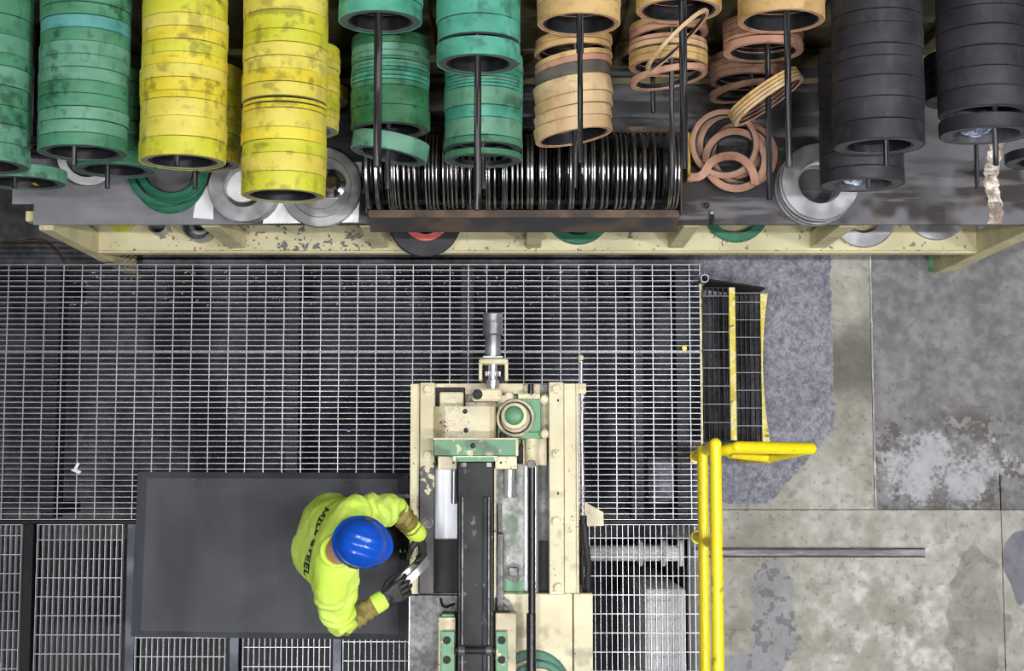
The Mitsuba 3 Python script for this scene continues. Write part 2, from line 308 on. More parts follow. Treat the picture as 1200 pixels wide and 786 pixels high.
    oil_shade = dr.maximum(smoothstep(XP + .02, XP - .10, p.x), inside(XP - .5, XS1, YS0, YS1, .02)) * (1 - .8 * inside(XW0, XW1, YW0, YW1, .008))                                                   # oily floor under platform and stair, darkened further for the shade there
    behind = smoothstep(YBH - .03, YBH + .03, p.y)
    c = mix(c, mix(mix((.009, .0085, .010), (.045, .043, .045), behind), mix((.036, .036, .043), (.13, .127, .132), behind), smoothstep(.3, .7, big * .4 + mid * .4 + fine * .2)), oil_shade * (.80 + .20 * smoothstep(.62, .45, fbm(p.x * 3.1, p.y * 1.3, 44.))))
    spots = .8 * smoothstep(.70, .80, fbm(p.x * 38., p.y * 38., 17., octaves=2)) + .55 * smoothstep(.55, .75, fbm(p.x * 6., p.y * 6., 27., octaves=5)) * (1 - right)
    c = mix(c, (.10, .09, .08), dr.clip(.38 * spots, 0, 1) * (1 - .7 * coat))
    return c * (0.88 + .24 * fine)
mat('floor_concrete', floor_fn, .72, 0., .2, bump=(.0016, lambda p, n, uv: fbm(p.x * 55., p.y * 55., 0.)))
mat('lead_strip', lambda p, n, uv: mix((.28, .28, .30), (.62, .62, .62), smoothstep(.45, .7, fbm(p.x * 30., p.y * 12., 1.))), .6)
mat('bar_steel', lambda p, n, uv: mix((.10, .095, .10), (.27, .26, .275), smoothstep(.35, .7, fbm(p.x * 6., p.y * 40., 1.))), .5)
mat('slab_gap', (.03, .028, .026), .8)

# ------------------------------------------------------------------ lamps of the hall (high above the frame)
for i, (x, y, w) in enumerate(LAMPS):
    side = {-1.8: 'left one', 1.5: 'middle one', 5.0: 'right one'}[x]
    t = thing('ceiling_lamp', f'ceiling lamp, {side} of the row {"above the rack" if y > -1 else "above the machine"}', 'lamp')
    lens = trimesh.Trimesh([[x - LAMP_L, y - LAMP_W, LAMP_Z], [x + LAMP_L, y - LAMP_W, LAMP_Z], [x + LAMP_L, y + LAMP_W, LAMP_Z], [x - LAMP_L, y + LAMP_W, LAMP_Z]], [[0, 2, 1], [0, 3, 2]], process=False)
    k = put('lens', lens, None, t); scene[k]['emitter'] = {'type': 'area', 'radiance': rgb([w * c for c in (.985, .985, 1.0)])}
    scene[k]['bsdf'] = {'type': 'diffuse', 'reflectance': rgb((.5, .5, .5))}
    put('housing', bx(x - LAMP_L - .03, x + LAMP_L + .03, y - LAMP_W - .03, y + LAMP_W + .03, LAMP_Z + .004, LAMP_Z + .12, .01), 'lamp_metal', t)
    for dx in (-.4, .4): put('hanger', rod((x + dx, y, LAMP_Z + .12), (x + dx, y, 11.299), .008, 8), 'lamp_metal', t)
put('ceiling', bx(-7, 7, -6, 6, 11.3, 11.4, 0), 'hall_ceiling', kind='structure')
# ------------------------------------------------------------------ floor slabs and pit
P = 0.55                                              # top of the platform
XL, XR, YF, YR = -7.0, 7.0, -6.0, 6.0
PX0, PX1, PY0, PY1 = -6.0, X(806, 700, 0), -3.2, Y(632, 0)
pit = sbox(PX0, PY0, PX1, PY1)
put('floor', prism(sbox(XL, YF, XR, YR).difference(pit), -.30, -.018), 'slab_gap', kind='structure')
g = .0025
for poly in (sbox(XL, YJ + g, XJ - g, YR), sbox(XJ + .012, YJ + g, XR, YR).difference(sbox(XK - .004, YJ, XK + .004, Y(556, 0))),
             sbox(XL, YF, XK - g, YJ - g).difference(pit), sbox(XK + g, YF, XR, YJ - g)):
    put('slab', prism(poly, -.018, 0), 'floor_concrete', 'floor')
put('joint_strip', bx(XJ, XJ + .010, YJ, YR, -.018, .004, .001), 'lead_strip', 'floor')
pw = cat_([bx(PX0 - .1, PX0, PY0, PY1, -1.6, -.3, 0), bx(PX1, PX1 + .1, PY0, PY1, -1.6, -.3, 0), bx(PX0 - .1, PX1 + .1, PY0 - .1, PY0, -1.6, -.3, 0),
           bx(PX0 - .1, PX1 + .1, PY1, PY1 + .1, -1.6, -.3, 0), bx(PX0 - .1, PX1 + .1, PY0 - .1, PY1 + .1, -1.7, -1.6, 0)])
put('pit', pw, 'pit_concrete', kind='structure')
put('concrete_pier', bx(X(757, 740, .30), X(804, 740, .30), PY0 + .02, Y(690, .30), -1.598, .30, .01), 'pier_concrete', label='pale concrete pier seen through the grating beside the yellow railing', cat='pier')
t = thing('pipe', 'pale pipe with flanges seen through the grating right of the machine', 'pipe')
pc = U(775, 648, .1)
put('barrel', rod(pc + [-.45, 0, 0], pc + [.12, 0, 0], .045, 18), 'pier_concrete', t, smooth=40)
for dx in (-.13, .0, .10): put('flange', rod(pc + [dx, 0, 0], pc + [dx + .02, 0, 0], .075, 18), 'pier_concrete', t, smooth=40)
put('stand', bx(pc[0] - .1, pc[0] + .06, pc[1] - .05, pc[1] + .05, -1.6, pc[2] - .04), 'pit_concrete', t)

# ------------------------------------------------------------------ platform: grating panels on beams
BT, BD = .0042, .030
def grating(x0, x1, y0, y1, along_x, pitch, cross, label, off=0.0):
    t = thing('grating_panel', label, 'grating', None)
    z0, z1 = P - BD, P
    Lx, Ly = x1 - x0, y1 - y0
    if along_x:
        bar = mikit.ply(trimesh.creation.box(extents=[Lx, BT, BD]), None); cb = mikit.ply(trimesh.creation.box(extents=[.0055, Ly, .006]), None)
        n = max(1, round(Ly / pitch)); ys = [y0 + BT / 2 + (Ly - BT) * i / n for i in range(n + 1)]
        for y in ys: put('bearing_bar', bar, 'galvanised', t, tw=T().translate([(x0 + x1) / 2, y, P - BD / 2]))
        x = x0 + off
        while x < x1 - .004:
            if x > x0 + .004: put('cross_bar', cb, 'galvanised', t, tw=T().translate([x, (y0 + y1) / 2, P - .0018]))
            x += cross
        for x in (x0 + .0025, x1 - .0025): put('end_bar', mikit.ply(trimesh.creation.box(extents=[.005, Ly, BD]), None), 'galvanised', t, tw=T().translate([x, (y0 + y1) / 2, P - BD / 2]))
    else:
        bar = mikit.ply(trimesh.creation.box(extents=[BT, Ly, BD]), None); cb = mikit.ply(trimesh.creation.box(extents=[Lx, .0055, .006]), None)
        n = max(1, round(Lx / pitch)); xs = [x0 + BT / 2 + (Lx - BT) * i / n for i in range(n + 1)]
        for x in xs: put('bearing_bar', bar, 'galvanised', t, tw=T().translate([x, (y0 + y1) / 2, P - BD / 2]))
        y = y1 - off
        while y > y0 + .004:
            if y < y1 - .004: put('cross_bar', cb, 'galvanised', t, tw=T().translate([(x0 + x1) / 2, y, P - .0018]))
            y -= cross
        for y in (y0 + .0025, y1 - .0025): put('end_bar', mikit.ply(trimesh.creation.box(extents=[Lx, .005, BD]), None), 'galvanised', t, tw=T().translate([(x0 + x1) / 2, y, P - BD / 2]))
    return t
GX0, GX1 = X(-45, 400, P), X(822, 450, P)
ya, yb, yc = Y(309.5, P), Y(412, P), Y(609, P)
grating(GX0, GX1, yb + .002, ya, True, .0302, .1016, 'long galvanised grating panel along the storage rack, behind the machine', X(9.0, 360, P) - GX0)
grating(GX0, GX1, yc, yb - .002, True, .0302, .1016, 'wide galvanised grating panel around the machine and under the black mat', X(7.0, 420, P) - GX0)
yd, ye = Y(614, P), -1.35
for u0, u1, off, lab in ((-80, 23, .062, 'galvanised grating panel cut by the left edge of the photo'), (41, 142, .085, 'galvanised grating panel left of the mat between two dark beams'),
                    (159, 265, .10, 'galvanised grating panel under the lower left of the black mat'), (285, 388, .05, 'galvanised grating panel under the mat below the worker'),
                    (402, 482, .02, 'narrow galvanised grating panel under the mat beside the machine'), (684, 822, .075, 'galvanised grating panel over the pit beside the yellow railing')):
    um = 700
    grating(X(u0, um, P), X(u1, um, P), ye, yd, False, .0302, .1016, lab, off)
for u, w_, m, lab in ((31, .05, 'dark_steel', 'dark flat beam between grating panels near the left edge'), (152.5, .05, 'blue_steel', 'blue grey flat beam along the left side of the mat'),
                 (275, .05, 'blue_steel', 'blue grey flat beam under the mat, left of the worker'), (395.5, .046, 'blue_steel', 'pale blue grey flat beam under the mat below the worker')):
    x = X(u, 700, P); t = thing('support_beam', lab, 'beam', 'flat beams between the lower grating panels')
    put('flange', bx(x - w_ / 2, x + w_ / 2, ye, yd, P - .016, P - .004, .002), m, t); put('web', bx(x - .006, x + .006, ye, yd, P - .2, P - .016, 0), 'dark_steel', t)
t = thing('support_beam', 'dark cross beam where the two directions of grating meet', 'beam')
put('web', bx(GX0, GX1, yd + .002, yc - .002, P - .22, P - .005, .001), 'dark_steel', t)
for u, lab in ((65, 'first'), (345, 'second'), (548, 'third'), (745, 'fourth'), (798, 'fifth')):
    x = X(u, 420, P - .1); t = thing('support_beam', f'{lab} dark joist from the left under the long grating', 'beam', None)
    put('web', bx(x - .035, x + .035, yc + .01, ya - .01, P - .20, P - BD - .001, .002), 'dark_steel', t)
    for yy in (yc + .06, ya - .10): put('leg', bx(x - .03, x + .03, yy - .03, yy + .03, 0, P - .20, .002), 'dark_steel', t)
ch = []
for i in range(260):
    q = U(rnd.uniform(60, 720), 318 + rnd.random() ** 1.5 * 40, 0); s = rnd.uniform(.003, .007)
    b_ = trimesh.creation.box(extents=[s * rnd.uniform(1, 2.5), s, .002]); b_.apply_transform(trimesh.transformations.rotation_matrix(rnd.random() * 6, [0, 0, 1])); b_.apply_translation([q[0], q[1], .0012]); ch.append(b_)
put('metal_chips', cat_(ch), 'cream_rack', label='pale chips and litter on the floor under the rear edge of the grating', cat='chips', kind='stuff')
put('paper_scrap', prism([(0, 0), (.05, .01), (.052, .03), (.024, .022), (.018, .06), (.002, .055), (.008, .02)], 0, .002), 'white_card', label='white paper scrap lying on the grating left of the mat', cat='scrap',
    tw=T().translate([float(v) for v in U(83, 551, P + .0014)]).rotate([0, 0, 1], -35))
q = U(802, 408, P); put('yellow_nut', hexbolt((q[0], q[1], P + .0015), .010, .008), 'safety_yellow', label='small yellow nut on the grating near the stairs', cat='nut')
q = U(409, 505, P); put('blue_cap', rod((q[0], q[1], P + .0015), (q[0], q[1], P + .0115), .009), 'hat_blue', label='tiny blue cap on the grating above the worker', cat='cap')

put('edge_strip', bx(GX1 + .001, GX1 + .007, Y(520, P), Y(330, P), P - .032, P + .001, .001), 'nosing_yellow', label='thin yellow strip along the platform edge beside the stairs', cat='strip')
# ------------------------------------------------------------------ rubber mat
zm = P + .0015
A_, B_, C_, D_ = [U(*q, P + .014) for q in ((161, 553), (478, 554), (478, 750), (153, 746))]
def inset(d):
    c = (A_ + B_ + C_ + D_) / 4; return [q + (c - q) / np.linalg.norm(c - q) * d * 1.41 for q in (A_, B_, C_, D_)]
outer, inner = inset(0), inset(.045)
t = thing('floor_mat', 'black rubber anti-fatigue mat with sloped border under the worker', 'mat')
pts = np.vstack([[[q[0], q[1], zm] for q in outer], [[q[0], q[1], zm + .003] for q in outer], [[q[0], q[1], zm + .014] for q in inner]])
put('base', trimesh.convex.convex_hull(pts), 'rubber_mat', t)
dots = []; px, py = .022, .022
A2, B2, C2, D2 = inset(.065)
unit = trimesh.creation.box(extents=[.010, .010, .003]); n1, n2 = 60, 36
for i in range(n1):
    for j in range(n2):
        a, b = i / (n1 - 1), j / (n2 - 1); q = (A2 * (1 - a) + B2 * a) * (1 - b) + (D2 * (1 - a) + C2 * a) * b
        m_ = unit.copy(); m_.apply_translation([q[0], q[1], zm + .0150]); dots.append(m_)
put('studs', cat_(dots), 'rubber_mat', t, kind='stuff')

# ------------------------------------------------------------------ stairs at the right end of the platform
t = thing('stair', 'two-step grating stair with yellow nosings at the right end of the platform', 'stairs')
def tread(u0, u1, v0, v1, z, bend):
    x0, x1, y0, y1 = X(u0, 430, z), X(u1, 430, z), Y(v1, z), Y(v0, z)
    tr = put('tread', bx(x0, x1, y0, y0 + .005, z - .03, z, 0), 'stair_steel', t); put('end_bar', bx(x0, x1, y1 - .005, y1, z - .03, z, 0), 'stair_steel', tr)
    n = 5; bar = mikit.ply(trimesh.creation.box(extents=[.006, y1 - y0, .03]), None); cb = mikit.ply(trimesh.creation.box(extents=[x1 - x0, .006, .006]), None)
    for i in range(n + 1): put('bearing_bar', bar, 'stair_steel', tr, tw=T().translate([x0 + .003 + (x1 - x0 - .006) * i / n, (y0 + y1) / 2, z - .015]))
    y = y1 - .05
    while y > y0: put('cross_bar', cb, 'stair_wire', tr, tw=T().translate([(x0 + x1) / 2, y, z - .001])); y -= .1016
    w_ = .036
    if not bend:
        put('nosing', bx(x1 + .001, x1 + w_, y0, y1, z - .035, z + .004, .003), 'nosing_yellow', tr)
    else:
        k = np.linspace(0, 1, 15); xs = x1 + .010 - .0 * k; edge = x1 + .022 + .022 * (2 * k - 1) ** 2 - .012 * (1 - (2 * k - 1) ** 2)
        poly = [(x1 + .001 + .0 * a, y0 + (y1 - y0) * a) for a in k] + [(e, y0 + (y1 - y0) * a) for a, e in reversed(list(zip(k, edge)))]
        put('nosing', prism(Polygon(poly).buffer(0), z - .03, z + .004), 'nosing_yellow', tr)
tread(824, 855, 336.5, 516, .37, False)
tread(862.5, 892, 344, 518, .185, True)
for v, s in ((335.0, 1), (521, -1)):
    ya_, x0 = Y(v, .3), X(821.5, 430, .5)
    prof = [(x0, 0, .545), (x0 + .04, 0, .545), (x0 + .42, 0, .16), (x0 + .42, 0, 0), (x0 + .20, 0, 0), (x0, 0, .25)]
    put('stringer', plank([(a, ya_ if s > 0 else ya_ - .01, c) for a, _, c in prof], (0, 1, 0), .01), 'stair_steel', t)
q = U(826, 326, P + .1); put('post_stub', lathe([(.017, 0), (.017, .65), (.024, .65), (.024, 0)], 20, (q[0], q[1], 0), (0, 0, 1), closed=True), 'lathe_steel', t, smooth=40)

# ------------------------------------------------------------------ yellow railing
t = thing('safety_railing', 'yellow tubular safety railing along the right edge of the platform', 'railing')
zt, zmid, rr = P + 1.07, P + .60, .0285
xt = X(840, 650, zt); xm = X(827.5, 650, zmid); y0r = Y(520, zt)
put('top_rail', tube([(xt, -2.2, zt), (xt, -1.2, zt), (xt, y0r, zt)], rr, 18), 'safety_yellow', t, smooth=40)
put('rail_end', trimesh.creation.icosphere(3, rr, ), 'safety_yellow', t, smooth=True, tw=T().translate([xt, y0r, zt]))
ym = Y(529, zmid)
put('mid_rail', tube([(xt, -2.2, zmid), (xt, -1.2, zmid), (xt, y0r, zmid)], rr * .93, 18), 'safety_yellow', t, smooth=40)
pe = U(816, 535, P); pm = U(817, 629, P)
for q_, yt_ in ((pe, y0r - .005), (pm, pm[1] + .01), (pm + [0, -1.3, 0], pm[1] - 1.29)):
    put('post', rod((q_[0], q_[1], P + .010), (xt, yt_, zt - .015), rr * .95, 18), 'safety_yellow', t, smooth=40)
    put('base_plate', rod((q_[0], q_[1], P + .0015), (q_[0], q_[1], P + .0098), .036, 24), 'safety_yellow', t, smooth=40)
# handrail of the stair
h0, h1, h2 = U(857, 524.5, 1.52), U(905, 527, 1.30), U(950, 524, 1.02)
t2 = put('handrail', trimesh.creation.icosphere(2, .026), 'safety_yellow', t, smooth=True, tw=T().translate([float(a) for a in U(841, 529, 1.44)]))
dR = np.array([0, 0, 0])
k0 = np.array([xt + .01, y0r + .0, zt - .03])
put('top_rail', tube([U(864, 524, 1.50), U(950, 525.5, 1.30)], .030, 18), 'safety_yellow', t2, smooth=40)
for q in (U(864, 524, 1.50), U(950, 525.5, 1.30)): put('rail_end', trimesh.creation.icosphere(3, .030), 'safety_yellow', t2, smooth=True, tw=T().translate([float(a) for a in q]))
put('link', tube([U(864, 524, 1.50), U(841, 529, 1.44)], .026, 16), 'safety_yellow', t2, smooth=40)
put('mid_rail', tube([U(855, 532, 1.12), U(904, 537, .92)], .022, 16), 'safety_yellow', t2, smooth=40)
put('brace', tube([U(902, 537, .92), U(948, 527, 1.28)], .022, 16), 'safety_yellow', t2, smooth=40)
q = U(902, 537, .92); put('post', rod((q[0], q[1], .002), (q[0], q[1], .92), .024, 16), 'safety_yellow', t2, smooth=40)

# bar on the floor
q0, q1 = U(812, 647.5, .02), U(1084, 650, .02)
t = thing('steel_bar', 'long grey steel channel bar lying on the concrete floor', 'bar')
put('web', bx(q0[0], q1[0], q0[1] - .019, q0[1] + .019, .002, .022, .004), 'bar_steel', t)
put('flange', bx(q0[0], q1[0], q0[1] - .027, q0[1] - .021, .0, .030, .001), 'rust', t); put('flange', bx(q0[0], q1[0], q0[1] + .021, q0[1] + .027, .0, .030, .001), 'rust', t)
k = np.linspace(0, 1, 30); cp = [U(-10 + 90 * a, 289 - 8 * math.sin(a * 2.2) + (0 if a < .6 else (a - .6) ** 2 * 200), .008) for a in k]
put('cable', tube(cp, .007, 8), 'cable_brown', label='brown cable curving over the dark floor left of the rack', cat='cable', smooth=True)

# ================================================================== storage rack
TZ, SZ = 1.60, 0.80                                   # table top, lower shelf
YT = Y(263, TZ); YBACK = 2.02
rack = thing('storage_rack', 'cream painted steel rack with a dark steel table top and rows of ring pins', 'rack')
xl, xr = X(14, 240, TZ), 2.85
xl2 = X(40, 250, TZ); ylip = Y(239, TZ)
put('table_top', prism([(xl, ylip), (xl2, ylip), (xl2, YT), (xr, YT), (xr, YBACK), (xl, YBACK)], TZ - .022, TZ), 'table_steel', rack)
put('edge_strip', prism([(xl2, ylip), (X(215, 250, TZ), Y(247, TZ)), (X(215, 250, TZ), YT - .003), (xl2, YT - .003)], TZ + .0005, TZ + .007), 'table_steel', rack)
xs0, xs1 = X(108, 293, SZ), X(1147, 293, SZ); YS = Y(293.5, SZ)
put('shelf', bx(xs0, xs1, YS, YS + .62, SZ - .012, SZ, .002), 'shelf_paint', rack)
put('shelf_edge', bx(xs0, xs1, YS - .012, YS - .001, SZ - .075, SZ, .003), 'cream_rack', rack)
put('table_rail', bx(xs0 - .1, xr, YT + .02, YT + .07, TZ - .10, TZ - .0225, .003), 'cream_rack', rack)
for u0, u1 in ((268, 288), (437, 455), (616, 634), (783, 801), (949, 968)):
    x0, x1 = X(u0, 290, SZ), X(u1, 290, SZ)
    put('post', bx(x0, x1, YS + .012, YS + .10, SZ + .0005, TZ - .101, .004), 'cream_rack', rack)
for x0, x1 in ((X(1094, 321, 0), X(1094, 321, 0) + .09), (-2.285, -2.215)):
    put('leg', bx(x0, x1, Y(321, 0), Y(321, 0) + .12, .012, TZ - .023, .004), 'cream_rack', rack)
    put('foot_plate' if x0 > 0 else 'foot_pad', bx(x0 - .03, x1 + .03, Y(321, 0) + .01, Y(321, 0) + .16, .0, .011, .002), 'green_paint' if x0 > 0 else 'dark_steel', rack)
    put('leg', bx(x0, x1, YBACK - .12, YBACK - .02, .0, TZ - .023, .004), 'cream_rack', rack)
put('back_panel', bx(-2.75, xr, YBACK, YBACK + .02, TZ + .062, 3.35, .003), 'rack_back_shaded', rack)
put('cross_beam', bx(-2.75, xr, 1.93, 1.97, TZ + .03, 1.735, .004), 'rack_back_shaded', rack)
put('cross_beam', bx(-2.75, xr, 1.86, 1.89, TZ + .001, TZ + .02, .004), 'rack_back_shaded', rack)
put('cross_beam', bx(-2.75, xr, YBACK - .03, YBACK + .03, TZ + .001, TZ + .06, .004), 'rack_back_shaded', rack)
for u in (40, 155, 500, 735, 1095):
    x = X(u, 30, 1.9); put('upright', bx(x - .035, x + .035, YBACK - .045, YBACK - .001, TZ + .061, 3.35, .005), 'rack_back_shaded', rack)

# ------------------------------------------------------------------ pins and the rings on them
Z1, Z2, Z3 = 2.75, 2.33, 1.915
DROOP = math.tan(math.radians(0.9))
YTIP = {Z1: Y(194.5, 2.855), Z2: Y(221, 2.435), Z3: Y(140, 2.02)}
def spot(zc, u, W, vf):
    R = .17
    for _ in range(4):
        y = Y(vf, zc + R); _, _, k = pix((0, y, zc)); R = W * k / (2 * F)
    return (u - 600) * k / F, y, R
def pin(zc, x, y0, r_in, tip_v=None, rp=.011, sleeve=None):
    zp = zc + r_in - rp - .005 - (.0045 if sleeve else 0)
    yt = YTIP[zc] if tip_v is None else Y(tip_v, zp)
    m = rod((x, yt, zp + (yt - y0) * DROOP), (x, YBACK - .001, zp + (YBACK - y0) * DROOP), rp, 16)
    k = put('pin', m, 'pin_steel', rack, smooth=40)
    if sleeve:
        ys = Y(sleeve, zp); put('sleeve', rod((x, ys, zp + (ys - y0) * DROOP), (x, YBACK - .002, zp + (YBACK - y0) * DROOP), rp + .004, 16), 'pin_steel', k, smooth=40)
SETS = {'green': ['rubber_green', 'rubber_green', 'rubber_green_light'], 'deep green': ['rubber_green_dark', 'rubber_green_dark', 'rubber_green'], 'teal green': ['rubber_teal', 'rubber_teal', 'rubber_green_light'],
        'yellow': ['rubber_yellow', 'rubber_yellow_pale', 'rubber_yellow_green', 'rubber_yellow_pale'], 'tan': ['rubber_tan', 'rubber_tan_pale', 'rubber_tan'], 'pink': ['rubber_pink'], 'brown': ['rubber_brown'],
        'black': ['rubber_black'], 'grey': ['rubber_grey']}
def stack(zc, u, W, edges, colour, where, frac, yaws=(), special={}, wall=.010, pin_r=.011, tip_v=None, sleeve=None, liner='bore_black', nopin=False):
    """edges: picture rows of the crests of the joints from the front ring back, or (front, back) pairs where there are gaps"""
    pairs = [e if isinstance(e, tuple) else None for e in edges]
    if pairs[0] is None: pairs = list(zip(edges[:-1], edges[1:]))
    x, y0, R = spot(zc, u, W, pairs[0][0])
    r_in = R * frac
    n = 0
    for i, (va, vb) in enumerate(pairs):
        ya_, yb_ = Y(va, zc + R), Y(vb, zc + R)
        if yb_ > YBACK - .05: yb_ = YBACK - .05
        w = yb_ - ya_ - .0022
        if w < .006: continue
        n += 1
        w = round(w / .002) * .002 if w > .02 else round(w, 3)
        yaw = yaws[i] if i < len(yaws) else 0.0; w *= math.cos(math.radians(yaw))
        jx, jz, jr = nr.uniform(-.0025, .0025), nr.uniform(-.001, .001), nr.choice([0, 0, -.001, -.002, .001])
        c = special.get(i, rnd.choice(SETS[colour])); cname = colour
        extra = ''
        if isinstance(c, tuple): c, cname = c
        if c == 'rubber_blue_teal': cname = 'bluish teal'
        elif c == 'rubber_pink': cname = 'pinkish'
        elif c == 'rubber_grey': cname = 'dark grey'
        look = 'thin ' if w < .016 else 'narrow ' if w < .03 else 'wide ' if w > .072 else ''
        kk = thing('rubber_ring', f'{look}{cname} ring, {ordinal(n)} from front, {where}' if n > 1 else f'{look}{cname} ring at front of {where}', 'ring', f'rings of {where}')
        yc_ = ya_ + w / 2
        tw = T().translate([x + jx, yc_, zc + jz + jr + (yc_ - y0) * DROOP]).rotate([0, 0, 1], yaw).rotate([1, 0, 0], math.degrees(math.atan(DROOP))).translate([0, -w / 2, 0])
        a, c2, b = ring_plies(R + jr, r_in, w, 56, wall)
        put('tread', a, c, kk, tw=tw); put('core', c2, core_of(c), kk, tw=tw); put('liner', b, liner, kk, tw=tw)
    if not nopin: pin(zc, x, y0, r_in, tip_v, pin_r, sleeve)
    return x, y0, R, r_in

# upper row
stack(Z1, -19, 104, [184, 162, 140, 118, 95, 72, 57, 35, 11, -12, -36], 'green', 'upper green stack cut by left edge', .73)
stack(Z1, 97.3, 104.3, [168, 152.5, 137, 122, 106.7, 91.3, 76.3, 61.2, 45.5, 29.7, 14.4, 0.3, -15, -30], 'green', 'upper green stack left of yellow stacks', .73,
      special={9: 'rubber_blue_teal', 5: 'rubber_green_light', 6: 'rubber_green_light'})
stack(Z1, 214.3, 100.3, [179.4, 157, 133.6, 112, 104, 88.2, 72.5, 58.5, 43.4, 28.3, 13, -8, -28], 'yellow', 'left one of two upper yellow stacks', .71, wall=.016)
stack(Z1, 332.5, 99.3, [(220.3, 198), (198, 176.3), (176.3, 161), (161, 146.3), (146.3, 124), (124, 118.2), (116.6, 112.2), (110, 93.4), (93.4, 78.4), (78.4, 63), (63, 47), (47, 31.8), (31.8, 9.7), (9.7, -14), (-14, -36)],
      'yellow', 'right, longest upper yellow stack', .72, special={6: ('rubber_yellow', 'yellow')}, tip_v=214, wall=.012)
stack(Z1, 446, 98, [10.8, -8, -24, -40], 'teal green', 'short upper green stack with long bare pin', .72, pin_r=.0165, tip_v=195)
stack(Z1, 560.5, 98.5, [(61.6, 39.4), (35.6, 13.6), (13.6, -12), (-12, -34)], 'teal green', 'upper teal green stack over disc tray', .715, pin_r=.0145, tip_v=246)
stack(Z1, 678, 98.3, [13.3, -8, -26], 'tan', 'left upper tan stack', .80, pin_r=.0105, tip_v=190, sleeve=62, yaws=())
stack(Z1, 796, 100, [-3, -22, -38], 'tan', 'middle upper tan stack', .80, pin_r=.0155, tip_v=196)
stack(Z1, 915.5, 102, [9, -12, -32], 'tan', 'right upper tan stack', .80, pin_r=.0135, tip_v=195)
stack(Z1, 1030, 105.5, [160, 136, 110, 85.2, 62.3, 48.3, 23.4, 7.6, -15, -36], 'black', 'left upper black stack', .69)
stack(Z1, 1155, 107, [(146, 128.5), (121, 96.7), (96.7, 73.8), (73.8, 49.6), (49.6, 25.4), (25.4, 2.5), (2.5, -20)], 'black', 'right upper black stack', .72, liner='bore_steel')
# lower row
stack(Z2, 28, 97, [205, 189], 'green', 'the lower left pin below left edge stack', .74)
stack(Z2, 134.6, 96, [190, 172, 154, 138, 122, 108, 92, 76], 'green', 'lower green stack under the far left green', .70)
stack(Z2, 235.5, 92, [183, 166, 150, 134, 118, 100, 84, 68], 'yellow', 'lower yellow stack behind left yellow stack', .70, wall=.016)
stack(Z2, 351.5, 92, [143, 130, 122, 114, 107, 100, 93, 86, 79, 72, 64, 55, 44], 'yellow', 'lower yellow stack right of longest yellow', .70, wall=.016)
stack(Z2, 457, 92, [(172.5, 151), (142, 120), (120, 97), (97, 90.5), (90.5, 86), (86, 81), (81, 76), (76, 72), (72, 67), (67, 63.5), (63.5, 57), (57, 48), (48, 40), (40, 33)], 'deep green',
      'lower deep green stack behind bare pin', .70, yaws=(-10.5,), special={3: 'rubber_green', 4: 'rubber_teal', 5: 'rubber_teal', 6: 'rubber_green', 7: 'rubber_teal', 8: 'rubber_green_light', 9: 'rubber_green', 10: 'rubber_green_light', 11: 'rubber_green_light', 0: 'rubber_green_light'})
stack(Z2, 566.7, 92, [(178.4, 170.7), (164.7, 156.6), (156, 134.7), (134.7, 120.6), (120.6, 99.2), (99.2, 95), (95, 91.3), (91.3, 87.5), (87.5, 83), (83, 76), (76, 66), (66, 55)], 'teal green',
      'lower teal green stack over disc tray', .70, special={2: 'rubber_green_light', 4: 'rubber_green_light', 0: 'rubber_green', 1: 'rubber_green'})
stack(Z2, 672, 92, [(150.2, 134.5), (134.5, 120), (120, 106), (106, 85.5), (85.5, 70.5), (70.5, 63), (63, 56.5), (49, 42), (42, 33)], 'tan', 'lower tan stack leaning to the left', .80,
      yaws=(10, 10, 10, 10, 10, 10, 10, 4, 4), special={4: 'rubber_grey', 5: 'rubber_pink', 0: 'rubber_tan_pale', 1: 'rubber_tan_pale', 2: 'rubber_tan_pale', 3: 'rubber_tan_pale'})
stack(Z2, 783.5, 92, [(81, 73.5), (66, 58), (58, 51), (48.8, 42), (41.5, 36), (29.5, 22), (22, 14)], 'tan', 'lower tan stack under hanging thin ring', .78, yaws=(9, 0, 0, 0, 0, 4, 4), special={0: 'rubber_pink', 4: 'rubber_pink', 5: 'rubber_pink'})
xi2, yi2, Ri2, ri2 = stack(Z2, 894, 93, [(48, 39), (38, 33), (33, 27), (27, 20), (20, 12)], 'brown', 'lower pinkish stack under right tan stack', .76, special={0: 'rubber_pink', 1: 'rubber_pink'}, tip_v=234, pin_r=.0125)
stack(Z2, 1010, 97, [207, 191.5, 172, 154, 136, 118, 100, 82, 66, 50], 'black', 'lower black stack under left black stack', .70, liner='bore_steel')
stack(Z2, 1133, 96, [106, 100, 94, 89, 84, 79, 74, 69, 64, 58, 52], 'black', 'lower thin stack between the black stacks', .70, pin_r=.009)
stack(Z2, 1228, 96, [180, 168], 'black', 'the lower pin at right edge', .70)
_a2 = next(k for k, v in labels.items() if 'the lower left pin' in (v.get('label') or ''))
c = U(42.5, 217, Z2 - .09); put('sticker', plank([c + [-.008, .0, -.012], c + [.008, .0, -.012], c + [.008, .001, .035], c + [-.008, .001, .035]], (0, 1, 0), .0015), 'brass_yellow', _a2, label='yellow sticker inside the bore')
# third row
stack(Z3, 50, 88, [168, 158], 'black', 'the lowest pin at left edge', .70, nopin=False, tip_v=176)
stack(Z3, 365, 86, [108, 99, 92], 'yellow', 'the lowest pin right of yellow stacks', .64, tip_v=112)
stack(Z3, 762, 84, [58, 50, 42], 'brown', 'the lowest pin left of copper pile', .78, tip_v=132)
stack(Z3, 876, 88, [(98, 91), (84, 77), (77, 70), (70, 63), (63, 54)], 'brown', 'lowest brown stack above copper pile', .78, yaws=(8,), tip_v=118)

